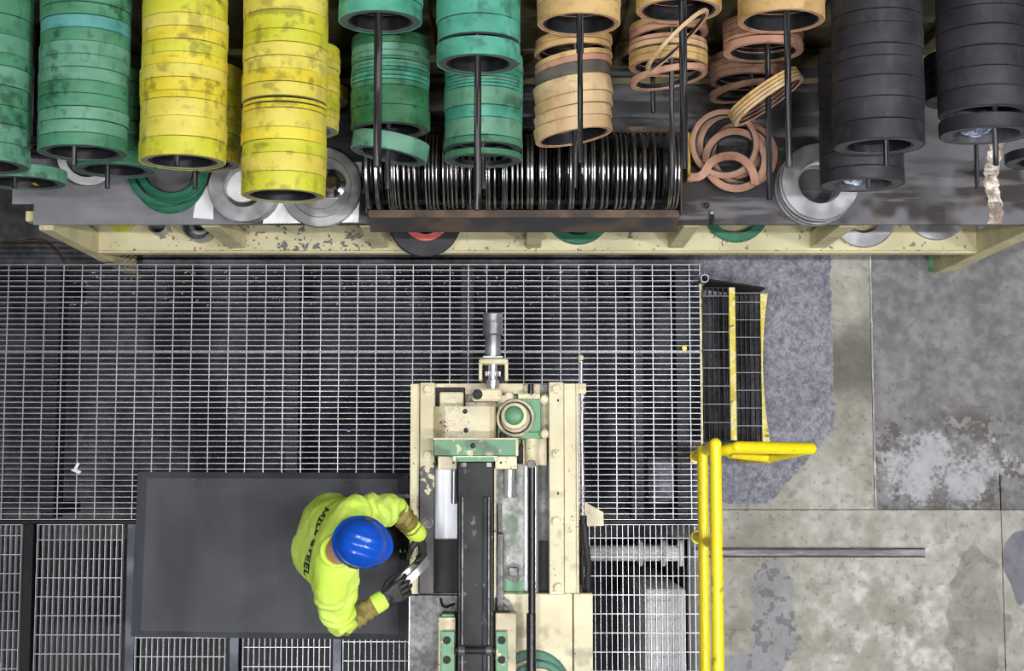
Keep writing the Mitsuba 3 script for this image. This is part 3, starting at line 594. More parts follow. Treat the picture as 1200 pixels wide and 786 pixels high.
def free_ring(name, c, axis, R, r, w, m, label, group=None, wall=None, liner='bore_black', cat='ring', n=56):
    """a ring about an axis of its own through c"""
    a = np.asarray(axis, float); a = a / np.linalg.norm(a)
    e, q = frame_of(a); M = np.eye(4); M[:3, 0], M[:3, 1], M[:3, 2] = e, a, np.cross(e, a); M[:3, 3] = np.asarray(c, float) - a * w / 2
    if wall:
        k = thing(name, label, cat, group); pa_, pc_, pb_ = ring_plies(R, r, w, n, wall); put('tread', pa_, m, k, tw=T(M.tolist())); put('core', pc_, core_of(m) if m != 'green_plastic' else m, k, tw=T(M.tolist())); put('liner', pb_, liner, k, tw=T(M.tolist())); return k
    return put(name, mikit.ply(annulus(R, r, w, n, .002), None, smooth=40), m, label=label, cat=cat, group=group, tw=T(M.tolist()))
# thin tan ring hanging askew from the bare end of the middle tan pin
c = U(793.5, 47, Z1 + .0); a = math.radians(43)
free_ring('rubber_ring', c, (math.sin(a), -math.cos(a), .02), .172, .148, .016, 'rubber_tan_pale', 'thin tan rubber ring hanging askew on the bare end of the middle upper tan pin', wall=.006)
# bundle of thin tan rings slung on the lower pin right of the middle
c0 = np.array([xi2 + .0, 0, Z2 - .01]); a = math.radians(33); ax = np.array([math.sin(a), -math.cos(a), .04])
cc = U(896, 112, Z2)
for i in range(4):
    free_ring('rubber_ring', cc + ax * (.030 - .0155 * i) , ax, .178, .150, .0135, 'rubber_tan_pale' if i < 2 else 'rubber_tan', f'thin tan rubber ring, {ordinal(i + 1)} from front, slanting bundle right of copper pile', 'slanting bundle of thin tan rings', wall=.006)

# ------------------------------------------------------------------ things on the table
def flat(name, u, v, z0, R, r, h, m, label, group=None, tilt=(0, 0), wall=None, cat='ring', liner='bore_black'):
    c = U(u, v, z0 + h); c[2] = z0 + h / 2
    return free_ring(name, c, (tilt[0], tilt[1], 1.0), R, r, h, m, label, group, wall, liner, cat)
flat('rubber_ring', 857, 170, TZ + .001, .168, .130, .016, 'rubber_pink', 'copper coloured rubber ring lying at the back of the pile on the table', 'copper coloured rings piled on the table', (0, 0), .006)
flat('rubber_ring', 872, 180, TZ + .026, .165, .132, .016, 'rubber_brown', 'brownish rubber ring of the pile, sticking out on its right side', 'copper coloured rings piled on the table', (.05, .03), .006)
flat('rubber_ring', 862, 187, TZ + .062, .158, .118, .014, 'rubber_pink', 'copper coloured rubber ring of the pile that reaches furthest to the front', 'copper coloured rings piled on the table', (-.02, .06), .006)
flat('rubber_ring', 849, 168, TZ + .092, .166, .134, .014, 'rubber_pink', 'copper coloured rubber ring on top of the pile, nearest the disc tray', 'copper coloured rings piled on the table', (.03, -.05), .006)
from scipy.interpolate import CubicSpline                     # a cut ring bent open on top of the pile
q_ = np.array([(807, 207), (816, 208), (825, 203), (831, 193), (841, 186), (855, 183), (868, 186), (878, 195), (883, 206), (884, 217)], float)
pp = np.array([U(a_, b_, TZ + .136 + .02 * math.sin(i * .12)) for i, (a_, b_) in enumerate(CubicSpline(np.arange(10), q_)(np.linspace(0, 9, 44)))])
tt = np.gradient(pp, axis=0); tt /= np.linalg.norm(tt, axis=1, keepdims=True); nn = np.cross(tt, [0, 0, 1.0]); nn /= np.linalg.norm(nn, axis=1, keepdims=True)
def ribbon(p, side, half, thick):
    up_ = np.array([0, 0, 1.0]); v = []
    for i in range(len(p)):
        s = side[i] * half; v += [p[i] - s, p[i] + s, p[i] + s + up_ * thick, p[i] - s + up_ * thick]
    f = []
    for i in range(len(p) - 1):
        for j in range(4):
            l = (j + 1) % 4; f += [[i * 4 + j, i * 4 + l, i * 4 + 4 + l], [i * 4 + j, i * 4 + 4 + l, i * 4 + 4 + j]]
    o = (len(p) - 1) * 4; f += [[0, 2, 1], [0, 3, 2], [o, o + 1, o + 2], [o, o + 2, o + 3]]
    m_ = trimesh.Trimesh(np.array(v), f, process=False); m_.fix_normals(); return m_
put('cut_ring', ribbon(pp, nn, .019, .014), 'rubber_pink', label='copper coloured cut rubber ring bent open across the front of the pile', cat='ring', smooth=30)
# pale steel rings right
for i in range(6):
    R = .186 - (.004 if i % 2 else 0); z0 = TZ + .001 + i * .0285
    c = U(961, 213, TZ + .17); free_ring('steel_ring', (c[0] + rnd.uniform(-.004, .004), c[1] + rnd.uniform(-.004, .004), z0 + .0138), (0, 0, 1), R, .092 + .006 * (i % 3), .027, 'lathe_steel',
        f'pale steel ring, {ordinal(6 - i)} from top, stack right of the copper coloured pile' if i < 5 else 'pale steel ring on top of the stack right of the copper coloured pile', 'stacked steel rings on the table')
# steel discs left
for i in range(4):
    z0 = TZ + .0015 + i * .019; c = U(286, 219, TZ + .07)
    free_ring('steel_ring', (c[0] + rnd.uniform(-.003, .003), c[1] + rnd.uniform(-.003, .003), z0 + .009), (0, 0, 1), .170 - .002 * (i % 2), .096, .0175, 'lathe_steel',
        f'grey steel ring, {ordinal(4 - i)} from top, stack left of the longest yellow stack' if i < 3 else 'grey steel ring on top of the stack left of the longest yellow stack', 'stacked steel rings by the yellow stack')
c = U(375, 218, TZ + .05); fl = thing('flange', 'grey steel flange with a bolted hub, right of the long yellow stack', 'flange')
put('disc', lathe([(0, .001), (.192, .001), (.196, .005), (.196, .030), (.192, .034), (.150, .034), (.146, .044), (.112, .044), (.108, .036), (0, .036)], 64, (c[0], c[1], TZ)), 'lathe_steel', fl, smooth=30)
hub = put('hub', lathe([(.07, 0), (.07, .018), (.045, .024), (.03, .05), (0, .052)], 32, (c[0] + .055, c[1] + .01, TZ + .036)), 'chrome', fl, smooth=30)
for j in range(4):
    a = j * 1.57 + .5; put('nut', hexbolt((c[0] + .055 + .055 * math.cos(a), c[1] + .01 + .055 * math.sin(a), TZ + .055), .013, .016), 'chrome', hub)
# cards
put('card_sheet', prism([tuple(U(*q, TZ)[:2]) for q in ((308, 262), (420, 260.5), (424, 190), (318, 190))], TZ + .0003, TZ + .001), 'white_card', label='white card lying under the hubbed flange', cat='card')
put('card_sheet', prism([tuple(U(*q, TZ)[:2]) for q in ((226, 255), (250, 257), (250, 215), (232, 222))], TZ + .0003, TZ + .001), 'white_card', label='white card corner beside the pile of green rings', cat='card')
c = U(281, 210, TZ + .09); put('card_disc', rod((c[0], c[1], TZ + .003), (c[0], c[1], TZ + .004), .094, 40), 'white_card', label='white round card inside the grey steel ring stack', cat='card', smooth=30)
# pile of green rings left
for i, (u, v, z0, tl) in enumerate(((199, 208, .0085, (0, 0)), (192, 200, .032, (.03, -.02)), (203, 196, .066, (-.05, .03)), (201, 192, .098, (.02, .04)))):
    flat('rubber_ring', u, v, TZ + z0, .174, .135, .016, 'green_plastic', f'{("bottom", "second", "third", "topmost")[i]} flat green ring of the loose pile on the table', 'flat green rings on the table', tl, .006)
flat('lit_edge_ring', 103, 180, TZ + .06, .150, .112, .022, 'white_card', 'white ring in place of a brightly lit disc edge between the lower green rings', None, (0, 0))  # white colour stands for strong light on the edge of a disc
flat('steel_ring', 98, 176, TZ + .001, .165, .10, .05, 'rubber_grey', 'dark grey ring under the white ring', None, (0, 0))
pk = thing('yellow_clamp', 'yellow bracket standing at the right end of the disc tray', 'bracket')
put('plate', bx(X(803, 188, TZ), X(806.5, 188, TZ), Y(214, TZ), Y(160, TZ), TZ + .001, TZ + .09), 'brass_yellow', pk); put('foot', bx(X(806.5, 188, TZ), X(811, 188, TZ), Y(214, TZ), Y(208, TZ), TZ + .001, TZ + .02), 'brass_yellow', pk)
c = U(828, 241, TZ + .03); put('steel_bush', lathe([(.008, 0), (.008, .03), (.015, .03), (.015, 0)], 24, (c[0], c[1], TZ + .0008), closed=True), 'chrome', label='small hollow steel bush standing on the table', cat='bush', smooth=40)
c = U(835, 263, TZ + .02); b_ = thing('bolt', 'small steel bolt lying at the front edge of the table', 'bolt')
put('shank', rod((c[0], c[1], TZ + .0125), (c[0] - .002, c[1] + .05, TZ + .0125), .0115, 18), 'chrome', b_, smooth=40); put('head', rod((c[0] - .002, c[1] + .0505, TZ + .0135), (c[0] - .003, c[1] + .064, TZ + .0135), .0125, 6), 'lathe_steel', b_)
# crinkled clear film strip at the right
k_ = np.linspace(0, 1, 46); vv, ff = [], []
for i, a in enumerate(k_):
    q = U(1164 + 3 * math.sin(a * 9) - 6 * a * 0, 150 + 112 * a, TZ); wob = .012 * rnd.uniform(-1, 1); h = .004 + .02 * rnd.random()
    for j in range(7):
        b = (j / 6 - .5); vv.append([q[0] + b * (.068 + wob), q[1], TZ + .003 + h * (1 - (2 * b) ** 2) * (.5 + rnd.random()) ])
for i in range(45):
    for j in range(6):
        o = i * 7 + j; ff += [[o, o + 1, o + 8], [o, o + 8, o + 7]]
put('film_strip', trimesh.Trimesh(vv, ff, process=False), 'tape', label='crumpled clear film strip running across the right of the table', cat='film', kind='stuff')
def crumple(xc, zc, yc, r, seed, label):
    k = nr.RandomState(seed) if False else np.random.RandomState(seed); m_ = trimesh.creation.icosphere(4, 1.0); v = m_.vertices
    d = meshkit.fbm(v * 3.2 + seed, 4, seed); v = v * (0.55 + .6 * d[:, None]); v = v * [r, .045, r * .55]; m_ = trimesh.Trimesh(v + [xc, yc, zc], m_.faces, process=False)
    put('plastic_film', m_, 'film', label=label, cat='film', kind='stuff')
x_, y_, R_ = spot(Z2, 1010, 97, 207); crumple(x_ - .012, Z2 - R_ * .42, y_ + .055, .070, 3, 'crumpled bluish film stuffed in the front ring of the lower black stack')
x_, y_, R_ = spot(Z1, 1155, 107, 146); crumple(x_ - .02, Z1 - R_ * .42, y_ + .055, .075, 5, 'crumpled bluish film stuffed in the front ring of the right upper black stack')

# ------------------------------------------------------------------ tray of steel discs standing on edge
ZD = 1.815
yd0, yd1 = Y(244, ZD), Y(158, ZD); CY, RD = (yd0 + yd1) / 2, (yd1 - yd0) / 2
tray = thing('disc_tray', 'rusty steel tray holding a row of steel discs on edge', 'tray')
xt0, xt1 = X(431, 258, 1.72), X(797, 258, 1.72)
yfr = CY - RD * .93
put('front_ledge', bx(xt0, xt1, Y(255, 1.70), Y(245.5, 1.70), 1.688, 1.70, .002), 'rust', tray)
put('front_face', plank([(xt0 + .004, Y(255.5, 1.69), 1.697), (xt0 + .004, Y(272, 1.62), 1.63), (xt0 + .004, Y(272, 1.62), 1.618), (xt0 + .004, Y(255.5, 1.69), 1.683)], (1, 0, 0), xt1 - xt0 - .008), 'tray_face', tray)
put('front_foot', bx(xt0, xt1, Y(258, 1.60), Y(250, 1.60), TZ + .0005, 1.688, .002), 'tray_face', tray)
put('end_plate', bx(xt0 - .012, xt0, yfr - .02, CY + RD, TZ + .001, 1.74, .002), 'tray_face', tray)
put('end_plate', bx(xt1, xt1 + .010, yfr - .02, CY + RD, TZ + .001, 1.74, .002), 'tray_face', tray)
for yy, zz in ((CY - .10, 1.635), (CY + .10, 1.635)): put('support_rod', rod((xt0, yy, TZ + .017), (xt1, yy, TZ + .017), .016, 12), 'dark_steel', tray, smooth=40)
ybar = Y(154, 1.80); rb = put('rear_bar', bx(xt0, xt1, ybar, ybar + .03, 1.74, 1.78, .002), 'rust', tray)
put('rear_post', bx(xt0, xt0 + .03, ybar, ybar + .03, TZ + .001, 1.74, .002), 'rust', tray); put('rear_post', bx(xt1 - .03, xt1, ybar, ybar + .03, TZ + .001, 1.74, .002), 'rust', tray)
for i in range(46):
    xx = xt0 + .03 + (xt1 - xt0 - .06) * i / 45; put('comb_tooth', bx(xx - .004, xx + .004, ybar - .012, ybar + .004, 1.74, 1.772, .001), 'rust', rb)
A1 = [(37, 18), (88, 20), (148, 9), (160, 7), (170, 7), (182, 9), (200, 10), (230, 12), (258, 11), (287, 12), (342, 10), (360, 9), (380, 10), (398, 10), (433, 11), (455, 9), (476, 10), (498, 11), (530, 12), (568, 11), (655, 9), (668, 12), (697, 12), (738, 9), (748, 9), (759, 9), (788, 12), (815, 10), (838, 11)]
A2_ = [(83, 16), (103, 18), (145, 10), (158, 10), (175, 11), (243, 13), (302, 12), (318, 12), (377, 18), (412, 9), (424, 12), (468, 13), (495, 12), (543, 12), (565, 10), (590, 13), (632, 18), (683, 19), (735, 14), (812, 10), (824, 12), (838, 9), (858, 12), (884, 14)]
pos = [(420 + a / 4.365, w / 4.365) for a, w in A1] + [(600 + a / 4.368, w / 4.368) for a, w in A2_]
pos.sort()
last = -9
ni = 0
for u, w in pos:
    xx = X(u, 200, 1.99); ww = max(.006, w / 1700 * 6.5 * .92)
    if xx - ww / 2 < last + .0012: xx = last + .0012 + ww / 2
    if xx + ww / 2 > xt1 - .003: continue
    last = xx + ww / 2; ni += 1
    dR = rnd.choice([0, 0, 0, .003, -.003, .006])
    free_ring('steel_disc', (xx, CY, ZD + dR), (1, 0, 0), RD + dR, .098, round(ww, 4), 'disc_steel', f'{"thick" if ww > .014 else "thin"} steel disc standing on edge, {ordinal(ni)} from the left in the rusty tray', 'steel discs in the rusty tray', cat='disc', n=72)
# darker, sunken discs in the gaps
gap = [(u1 + w1 / 2, u2 - w2 / 2) for (u1, w1), (u2, w2) in zip(pos[:-1], pos[1:]) if (u2 - w2 / 2) - (u1 + w1 / 2) > 6.0]
nj = 0
for a, b in gap:
    for f_ in ((.5,) if b - a < 9 else (.32, .68)):
        xx = X(a + (b - a) * f_, 200, 1.95); nj += 1
        free_ring('spacer_disc', (xx, CY, ZD - .050), (1, 0, 0), RD - .050, .075, .006, 'black_oxide', f'dark smaller disc between the bright ones, {ordinal(nj)} from the left in the rusty tray', 'dark discs in the rusty tray', cat='disc', n=56)

# ------------------------------------------------------------------ things on the lower shelf
def shelf_flat(name, u, v, z0, R, r, h, m, label, cat='ring', wall=None, **k): return flat(name, u, v, SZ + z0, R, r, h, m, label, None, (0, 0), wall, cat, **k)
for i in range(4):
    shelf_flat('rubber_ring', 497 + (i % 2) * 1.5, 259, .001 + i * .028, .190 - .002 * (i % 2), .10, .027, 'rubber_black', f'{("bottom", "second", "third", "top")[i]} black rubber ring of the stack under the red ring on the lower shelf')
shelf_flat('rubber_ring', 499, 255, .1135, .122, .086, .018, 'red_rubber', 'red rubber ring on top of the black rings on the lower shelf')
shelf_flat('rubber_ring', 677.5, 247.5, .001, .178, .13, .03, 'green_plastic', 'green ring on the lower shelf under the middle of the disc tray')
shelf_flat('rubber_ring', 677, 246.5, .032, .176, .13, .02, 'green_plastic', 'upper green ring on the lower shelf under the middle of the disc tray')
shelf_flat('rubber_ring', 863, 245.5, .001, .176, .13, .03, 'green_plastic', 'green ring on the lower shelf below the small bolt')
shelf_flat('rubber_ring', 862, 245, .032, .172, .13, .02, 'green_plastic', 'upper green ring on the lower shelf below the small bolt')
for i in range(3): shelf_flat('steel_ring', 1014 - i, 253.5, .001 + i * .016, .166, .088, .015, 'lathe_steel', f'{("bottom", "middle", "top")[i]} steel ring of the stack on the lower shelf behind the pale ring stack')
shelf_flat('steel_disc', 1098, 243.5, .001, .172, .05, .03, 'lathe_steel', 'steel disc at the right end of the lower shelf', 'disc')
shelf_flat('rubber_ring', 141, 254, .001, .075, .04, .05, 'rubber_yellow_green', 'olive yellow ring at the left end of the lower shelf')
c = U(185, 263, SZ + .08); put('steel_cup', lathe([(.052, 0), (.052, .085), (.045, .09), (.041, .085), (.041, .02), (0, .02)], 32, (c[0], c[1], SZ + .001)), 'lathe_steel', label='left of two round steel cups on the lower shelf', cat='cup', smooth=40)
c = U(232, 263, SZ + .10); k = thing('steel_cup', 'right of two round steel cups on the lower shelf, the larger one', 'cup')
put('body', lathe([(.085, 0), (.085, .11), (.079, .115), (.075, .11), (.075, .02), (0, .02)], 36, (c[0], c[1], SZ + .001)), 'lathe_steel', k, smooth=40)
put('inner_ring', lathe([(.035, .03), (.035, .10), (.055, .10), (.055, .03)], 30, (c[0] + .008, c[1], SZ + .001), closed=True), 'lathe_steel', k, smooth=40)

# ================================================================== the machine
M = thing('slitting_machine', 'cream and green steel machine with a black arm, standing through the platform beside the worker', 'machine')
DK, LD = 1.19, 1.22                                   # deck, lower deck
put('body', cat_([pb(484, 676, 450, 697, DK - .002, P + .002, .004), pb(484, 692, 696.5, 830, LD - .03, P + .002, .004)]), 'cream_worn', M, kind=None)
# deck plates
put('deck_plate', pb(482, 686, 449, 462, 1.25, DK, .003), 'cream_worn', M)
put('bright_plate', pb(508.5, 537, 545, 631, 1.215, DK, .002), 'machined_plate', M)
put('recess_shade', pb(508.5, 537, 631.5, 695, 1.192, DK, .0005), 'black_oxide', M)  # flat black plate in place of the shade in a deep opening
put('scuffed_plate', pb(578, 618, 540, 692, 1.225, DK, .003), 'scuffed_plate', M)
put('plate_edge', pb(614.5, 618.5, 545, 692, 1.232, 1.2255, .001), 'bright_steel', M)
put('deck_plate', pb(508, 645, 470, 520, 1.205, DK, .003), 'cream_worn', M)
put('channel', pb(618.8, 643, 545, 632, 1.195, DK, .001), 'bench_steel', M)
put('recess_shade', pb(618.8, 643, 632.5, 694, 1.192, DK, .0005), 'black_oxide', M)  # second black plate, painted shade for the open depth of the channel
put('plate_foot', pb(590, 614, 692.5, 696, 1.222, DK, .001), 'green_paint', M)
put('paint_patch', pb(590.5, 613, 679, 692, 1.2265, 1.2255, .0004), 'green_paint', M)
# rails with bolts
def bolt(u, v, z, parent, r=.021, h=.022, m='cream_paint'):
    c = U(u, v, z); put('bolt', hexbolt(c, r, h) if m != 'cream_paint' else lathe([(0, .0005), (r * 1.25, .0005), (r * 1.25, h * .35), (r, h * .4), (r * .92, h), (0, h)], 20, c), m, parent, smooth=35)
rl = put('side_rail', pb(491.5, 509, 448, 696, 1.32, DK, .004), 'worn_rail', M)
for v, m in ((456.5, 'cream_paint'), (533, 'cream_paint'), (612, 'scuffed_plate')): bolt(501.5, v, 1.32, rl, m=m)
put('side_flange', pb(481, 491.2, 449.5, 696, 1.29, DK, .003), 'cream_paint', M)
put('side_flange', pb(480.5, 483, 449.5, 696, 1.30, 1.2905, .001), 'cream_paint', M)
rl = put('side_rail', pb(643.5, 661, 447.5, 697, 1.32, DK, .004), 'cream_paint', M)
for v in (456, 532, 610.5, 688): bolt(652 if v < 680 else 654.5, v, 1.32, rl)
for v, u in ((469, 654), (578, 654)): put('hole', rod(U(u, v, 1.319), U(u, v, 1.3215), .006, 10), 'black_oxide', rl)
put('side_flange', pb(661.3, 676.5, 449, 695, 1.30, DK, .003), 'cream_paint', M)
put('side_flange', pb(675.5, 678.2, 449, 695, 1.312, 1.20, .002), 'cream_paint', M)
put('corner_tab', pb(676.5, 687, 449, 461, 1.285, 1.20, .003), 'cream_paint', M)
# covers at the rear
put('cover_frame', pb(510, 545, 454, 478, 1.262, 1.206, .003), 'black_oxide', M)
put('small_cover', pb(515, 543, 459, 478, 1.30, 1.207, .006), 'cream_paint', M)
x0, x1, y0, y1 = X(504, 495, 1.36), X(581, 495, 1.36), Y(513, 1.36), Y(476, 1.36)
ang = np.linspace(np.pi, np.pi / 2, 14); rc = .085
poly = [(x0 + rc + rc * math.cos(a), 1.36 - rc + rc * math.sin(a)) for a in ang] + [(x1 - .03, 1.36), (x1 - .008, 1.345), (x1, 1.32), (x1, 1.207), (x0, 1.207)]
cv = prism(poly, 0, y1 - y0); cv.apply_transform(np.array([[1, 0, 0, 0], [0, 0, -1, y1], [0, 1, 0, 0], [0, 0, 0, 1.0]]))
cv_ = put('round_cover', cv, 'cream_worn', M, smooth=25)
for u, v in ((545, 482), (546, 504)): put('screw', hexbolt(U(u, v, 1.3602), .009, .007), 'black_oxide', cv_)
# shaft with coupling, and the cylinder at the rear
ax = X(577.5, 440, 1.30); zc_ = 1.30
ys = lambda v: Y(v, zc_)
bk = put('bearing_block', bx(X(553, 462, 1.33), X(588, 462, 1.33), Y(470, 1.33), Y(455, 1.33), 1.207, 1.335, .01), 'cream_paint', M)
put('screw', hexbolt(U(559.5, 462, 1.336), .019, .018), 'black_oxide', bk)
put('shaft', rod((ax, ys(470), zc_), (ax, ys(426), zc_), .024, 24), 'bright_steel', M, smooth=40)
put('collar', rod((ax, ys(453), zc_), (ax, ys(445), zc_), .033, 28), 'bright_steel', M, smooth=40)
a = np.arange(48) * 2 * np.pi / 48; gr = [(.040 if (i // 2) % 2 else .033) for i in range(48)]
gm = prism([(r * math.cos(t), r * math.sin(t)) for r, t in zip(gr, a)], 0, .022); gm.apply_transform(np.array([[1, 0, 0, ax], [0, 0, 1, ys(440.5)], [0, -1, 0, zc_], [0, 0, 0, 1.0]]))
put('gear', gm, 'bright_steel', M)
yk = put('yoke', bx(X(561.5, 424, 1.33), X(595, 424, 1.33), ys(427), ys(421), 1.22, 1.345, .005), 'cream_paint', M)
put('arm', bx(X(561, 430, 1.33), X(565, 430, 1.33), ys(446), ys(421.5), 1.22, 1.34, .003), 'cream_paint', yk); put('arm', bx(X(591.5, 430, 1.33), X(595.5, 430, 1.33), ys(446), ys(421.5), 1.22, 1.34, .003), 'cream_paint', yk)
put('shroud', bx(X(562, 440, 1.24), X(595, 440, 1.24), ys(453), ys(428), 1.20, 1.245, .003), 'black_oxide', yk)
prof = [(0, 0), (.034, 0), (.039, .006), (.039, .115), (.046, .118), (.050, .124), (.050, .180), (.0475, .183), (.0475, .187), (.050, .190), (.050, .222), (.046, .228), (.030, .228), (.028, .22), (0, .22)]
put('hydraulic_cylinder', lathe(prof, 40, (ax, ys(420.5), zc_ + .005), (0, 1, 0)), 'lathe_steel', M, smooth=30)
put('side_lug', cat_([bx(ax - .052, ax + .052, ys(420.5) , ys(417), zc_ - .05, zc_ + .045, .004)]), 'lathe_steel', M)
# gearbox with round cap
gb = put('gearbox', pb(583, 634, 463, 515, 1.28, 1.206, .004), 'green_paint', M)
put('cover_plate', pb(607, 633, 461, 467, 1.32, 1.28, .003), 'cream_paint', gb); put('rib', pb(610, 632, 506, 514, 1.305, 1.28, .003), 'green_paint', gb)
for u, v in ((590, 468), (596, 464.5), (638, 468), (638.5, 508)): bolt(u, v, 1.283, gb, .019, .03)
for u, v in ((590, 510), (602, 511)): bolt(u, v, 1.283, gb, .017, .02, 'black_oxide')
c = U(604, 489.5, 1.34)
put('housing', lathe([(.094, 1.28), (.094, 1.325), (.090, 1.33), (.084, 1.33), (.082, 1.325), (0, 1.325)], 48, (c[0], c[1], 0)), 'cream_worn', gb, smooth=30)
put('seal_ring', lathe([(.080, 1.326), (.080, 1.334), (.072, 1.334), (.072, 1.326)], 48, (c[0], c[1], 0), closed=True), 'black_oxide', gb, smooth=30)
put('cap', lathe([(.068, 1.326), (.068, 1.36), (.062, 1.372), (.048, 1.376), (0, 1.376)], 48, (c[0] - .004, c[1] + .008, 0)), 'cream_paint', gb, smooth=30)
put('dome', lathe([(.047, 1.377), (.045, 1.392), (.035, 1.401), (.018, 1.405), (0, 1.406)], 40, (c[0] - .006, c[1] + .010, 0)), 'green_paint', gb, smooth=True)
put('pipe_stub', rod(U(622, 450, 1.30), U(622, 463, 1.30), .014, 18), 'black_rod', M, smooth=40)
put('lug', pb(614, 633, 449.5, 462, 1.27, 1.251, .003), 'cream_worn', M)
put('oily_pad', pb(626, 643, 450, 461, 1.256, 1.2505, .001), 'bench_steel', M)
# cylinder bracket right of the cross bar
put('bracket', pb(612, 641, 513, 545.5, 1.27, 1.207, .004), 'cream_worn', M)
put('slot', pb(606.5, 613, 521, 543, 1.272, 1.21, .002), 'black_oxide', M)
zb = 1.275; xb = X(623, 530, zb)
put('bush', rod((xb, Y(545.5, zb), zb), (xb, Y(513.5, zb), zb), .034, 32), 'cream_paint', M, smooth=40)
put('chrome_shaft', rod((X(626.5, 600, 1.255), Y(694, 1.255), 1.255), (X(626.5, 600, 1.255), Y(546, 1.255), 1.255), .019, 24), 'bright_steel', M, smooth=40)
# green cross bar
cb_ = put('cross_bar', pb(508, 606, 514.5, 534, 1.47, 1.375, .004), 'green_paint', M)
put('bar_edge', pb(507.5, 606.5, 512.8, 515.2, 1.473, 1.38, .002), 'cream_paint', cb_); put('bar_edge', pb(604, 607.5, 515, 534, 1.474, 1.38, .002), 'cream_paint', cb_)
c = U(554, 522, 1.4705); put('boss', lathe([(.013, 0), (.013, .006), (.024, .006), (.026, 0)], 24, c, closed=True), 'green_paint', cb_, smooth=40); put('hole', rod(c + [0, 0, -.002], c + [0, 0, .0035], .0125, 18), 'black_oxide', cb_)
put('lower_flange', pb(530.5, 583, 533.5, 540.5, 1.45, 1.39, .003), 'cream_paint', cb_); put('flange_face', pb(534, 580, 535.5, 540.8, 1.452, 1.40, .001), 'green_paint', cb_)
for u0, u1 in ((513, 535.5), (580, 606)):
    k = put('end_block', pb(u0, u1, 534.5, 549.5, 1.40, 1.24, .003), 'cream_worn', cb_)
    put('hole', rod(U(u1 - 4 if u0 < 550 else u0 + 7, 542, 1.3995), U(u1 - 4 if u0 < 550 else u0 + 7, 542, 1.4015), .006, 12), 'black_oxide', k)
put('stand', pb(515, 600, 516, 533, 1.375, 1.206, .003), 'cream_worn', cb_)
for u in (532, 597):
    r_ = .014 if u < 550 else .026
    put('guide_pin', rod((X(u, 560, 1.28), Y(550, 1.28), 1.28), (X(u, 560, 1.28), Y(590 if u < 550 else 583, 1.28), 1.28), r_, 24), 'bright_steel', M, smooth=40)
c = U(537, 578, 1.216); put('round_washer', lathe([(0, 0), (.085, 0), (.085, .004), (0, .004)], 40, c), 'machined_plate', M, smooth=40)
# black arm
ZA = 1.46
arm = put('swing_arm', pb(535.5, 578.5, 541, 830, ZA, ZA - .14, .006), 'black_arm', M)
xa = lambda u: X(u, 650, ZA)
put('arm_rail', bx(xa(537), xa(540), Y(830, ZA), Y(582, ZA), ZA - .002, ZA + .016, .002), 'black_arm', arm)
put('arm_rail', bx(xa(541), xa(543.2), Y(830, ZA), Y(582, ZA), ZA - .002, ZA + .014, .001), 'bench_steel', arm)
put('arm_rail', bx(xa(571.8), xa(574), Y(830, ZA), Y(582, ZA), ZA - .002, ZA + .014, .001), 'bench_steel', arm)
put('arm_rail', bx(xa(566), xa(571), Y(830, ZA), Y(582, ZA), ZA - .002, ZA + .013, .002), 'black_arm', arm)
put('arm_rail', bx(xa(575), xa(578), Y(830, ZA), Y(590, ZA), ZA - .002, ZA + .012, .002), 'black_arm', arm)
for u in (543.5, 573): put('pad', pb(u - 3, u + 3, 541.8, 547, ZA + .006, ZA + .0005, .001), 'scuffed_plate', arm)
put('cream_strip', pb(578.8, 581.5, 545, 700, 1.34, 1.227, .001), 'cream_paint', M)
put('guide_bar', pb(582, 590.5, 625, 718, 1.30, 1.227, .004), 'bench_steel', M)
put('guide_strip', pb(583, 587.5, 590, 624, 1.27, 1.227, .003), 'bench_steel', M)
put('square_nut', bx(X(596, 670, 1.25), X(607, 670, 1.25), Y(675, 1.25), Y(664.5, 1.25), 1.226, 1.26, .003), 'bench_steel', M)
c = U(601.5, 670.5, 1.2262); put('oil_ring', lathe([(0, 0), (.045, 0), (.045, .002), (0, .002)], 28, c), 'bench_steel', M)
# lower deck
put('deck_plate', pb(560, 671, 695.3, 830, LD + .03, LD - .029, .004), 'cream_paint', M); put('deck_plate', pb(672.3, 695, 695.3, 830, LD + .03, LD - .029, .004), 'cream_paint', M)
put('side_table', pb(479.5, 541, 697, 830, LD + .02, LD - .029, .003), 'bench_steel', M); put('table_edge', pb(478.6, 480.2, 697, 830, LD + .024, LD - .029, .0005), 'bright_steel', M)
rod_ = put('gas_rod', rod((X(623.3, 640, 1.37), Y(546, 1.37), 1.37), (X(623.3, 640, 1.37), Y(720, 1.37), 1.37), .0175, 24), 'black_rod', M, smooth=40)
put('tube', rod((X(622.5, 750, 1.37), Y(718, 1.37), 1.37), (X(622.5, 750, 1.37), Y(840, 1.37), 1.37), .0225, 24), 'black_rod', rod_, smooth=40)
put('eye', rod((X(623, 640, 1.37), Y(544, 1.37), 1.31), (X(623, 640, 1.37), Y(544, 1.37), 1.395), .021, 20), 'bench_steel', rod_, smooth=40)
k_ = np.linspace(0, 1, 12); put('bent_strip', ribbon(np.array([U(590 + 11 * a, 702 + 4 * a + 13 * a * a, 1.27) for a in k_]), np.array([[.75, .6, 0]] * 12), .012, .03), 'bench_steel', M, smooth=30)
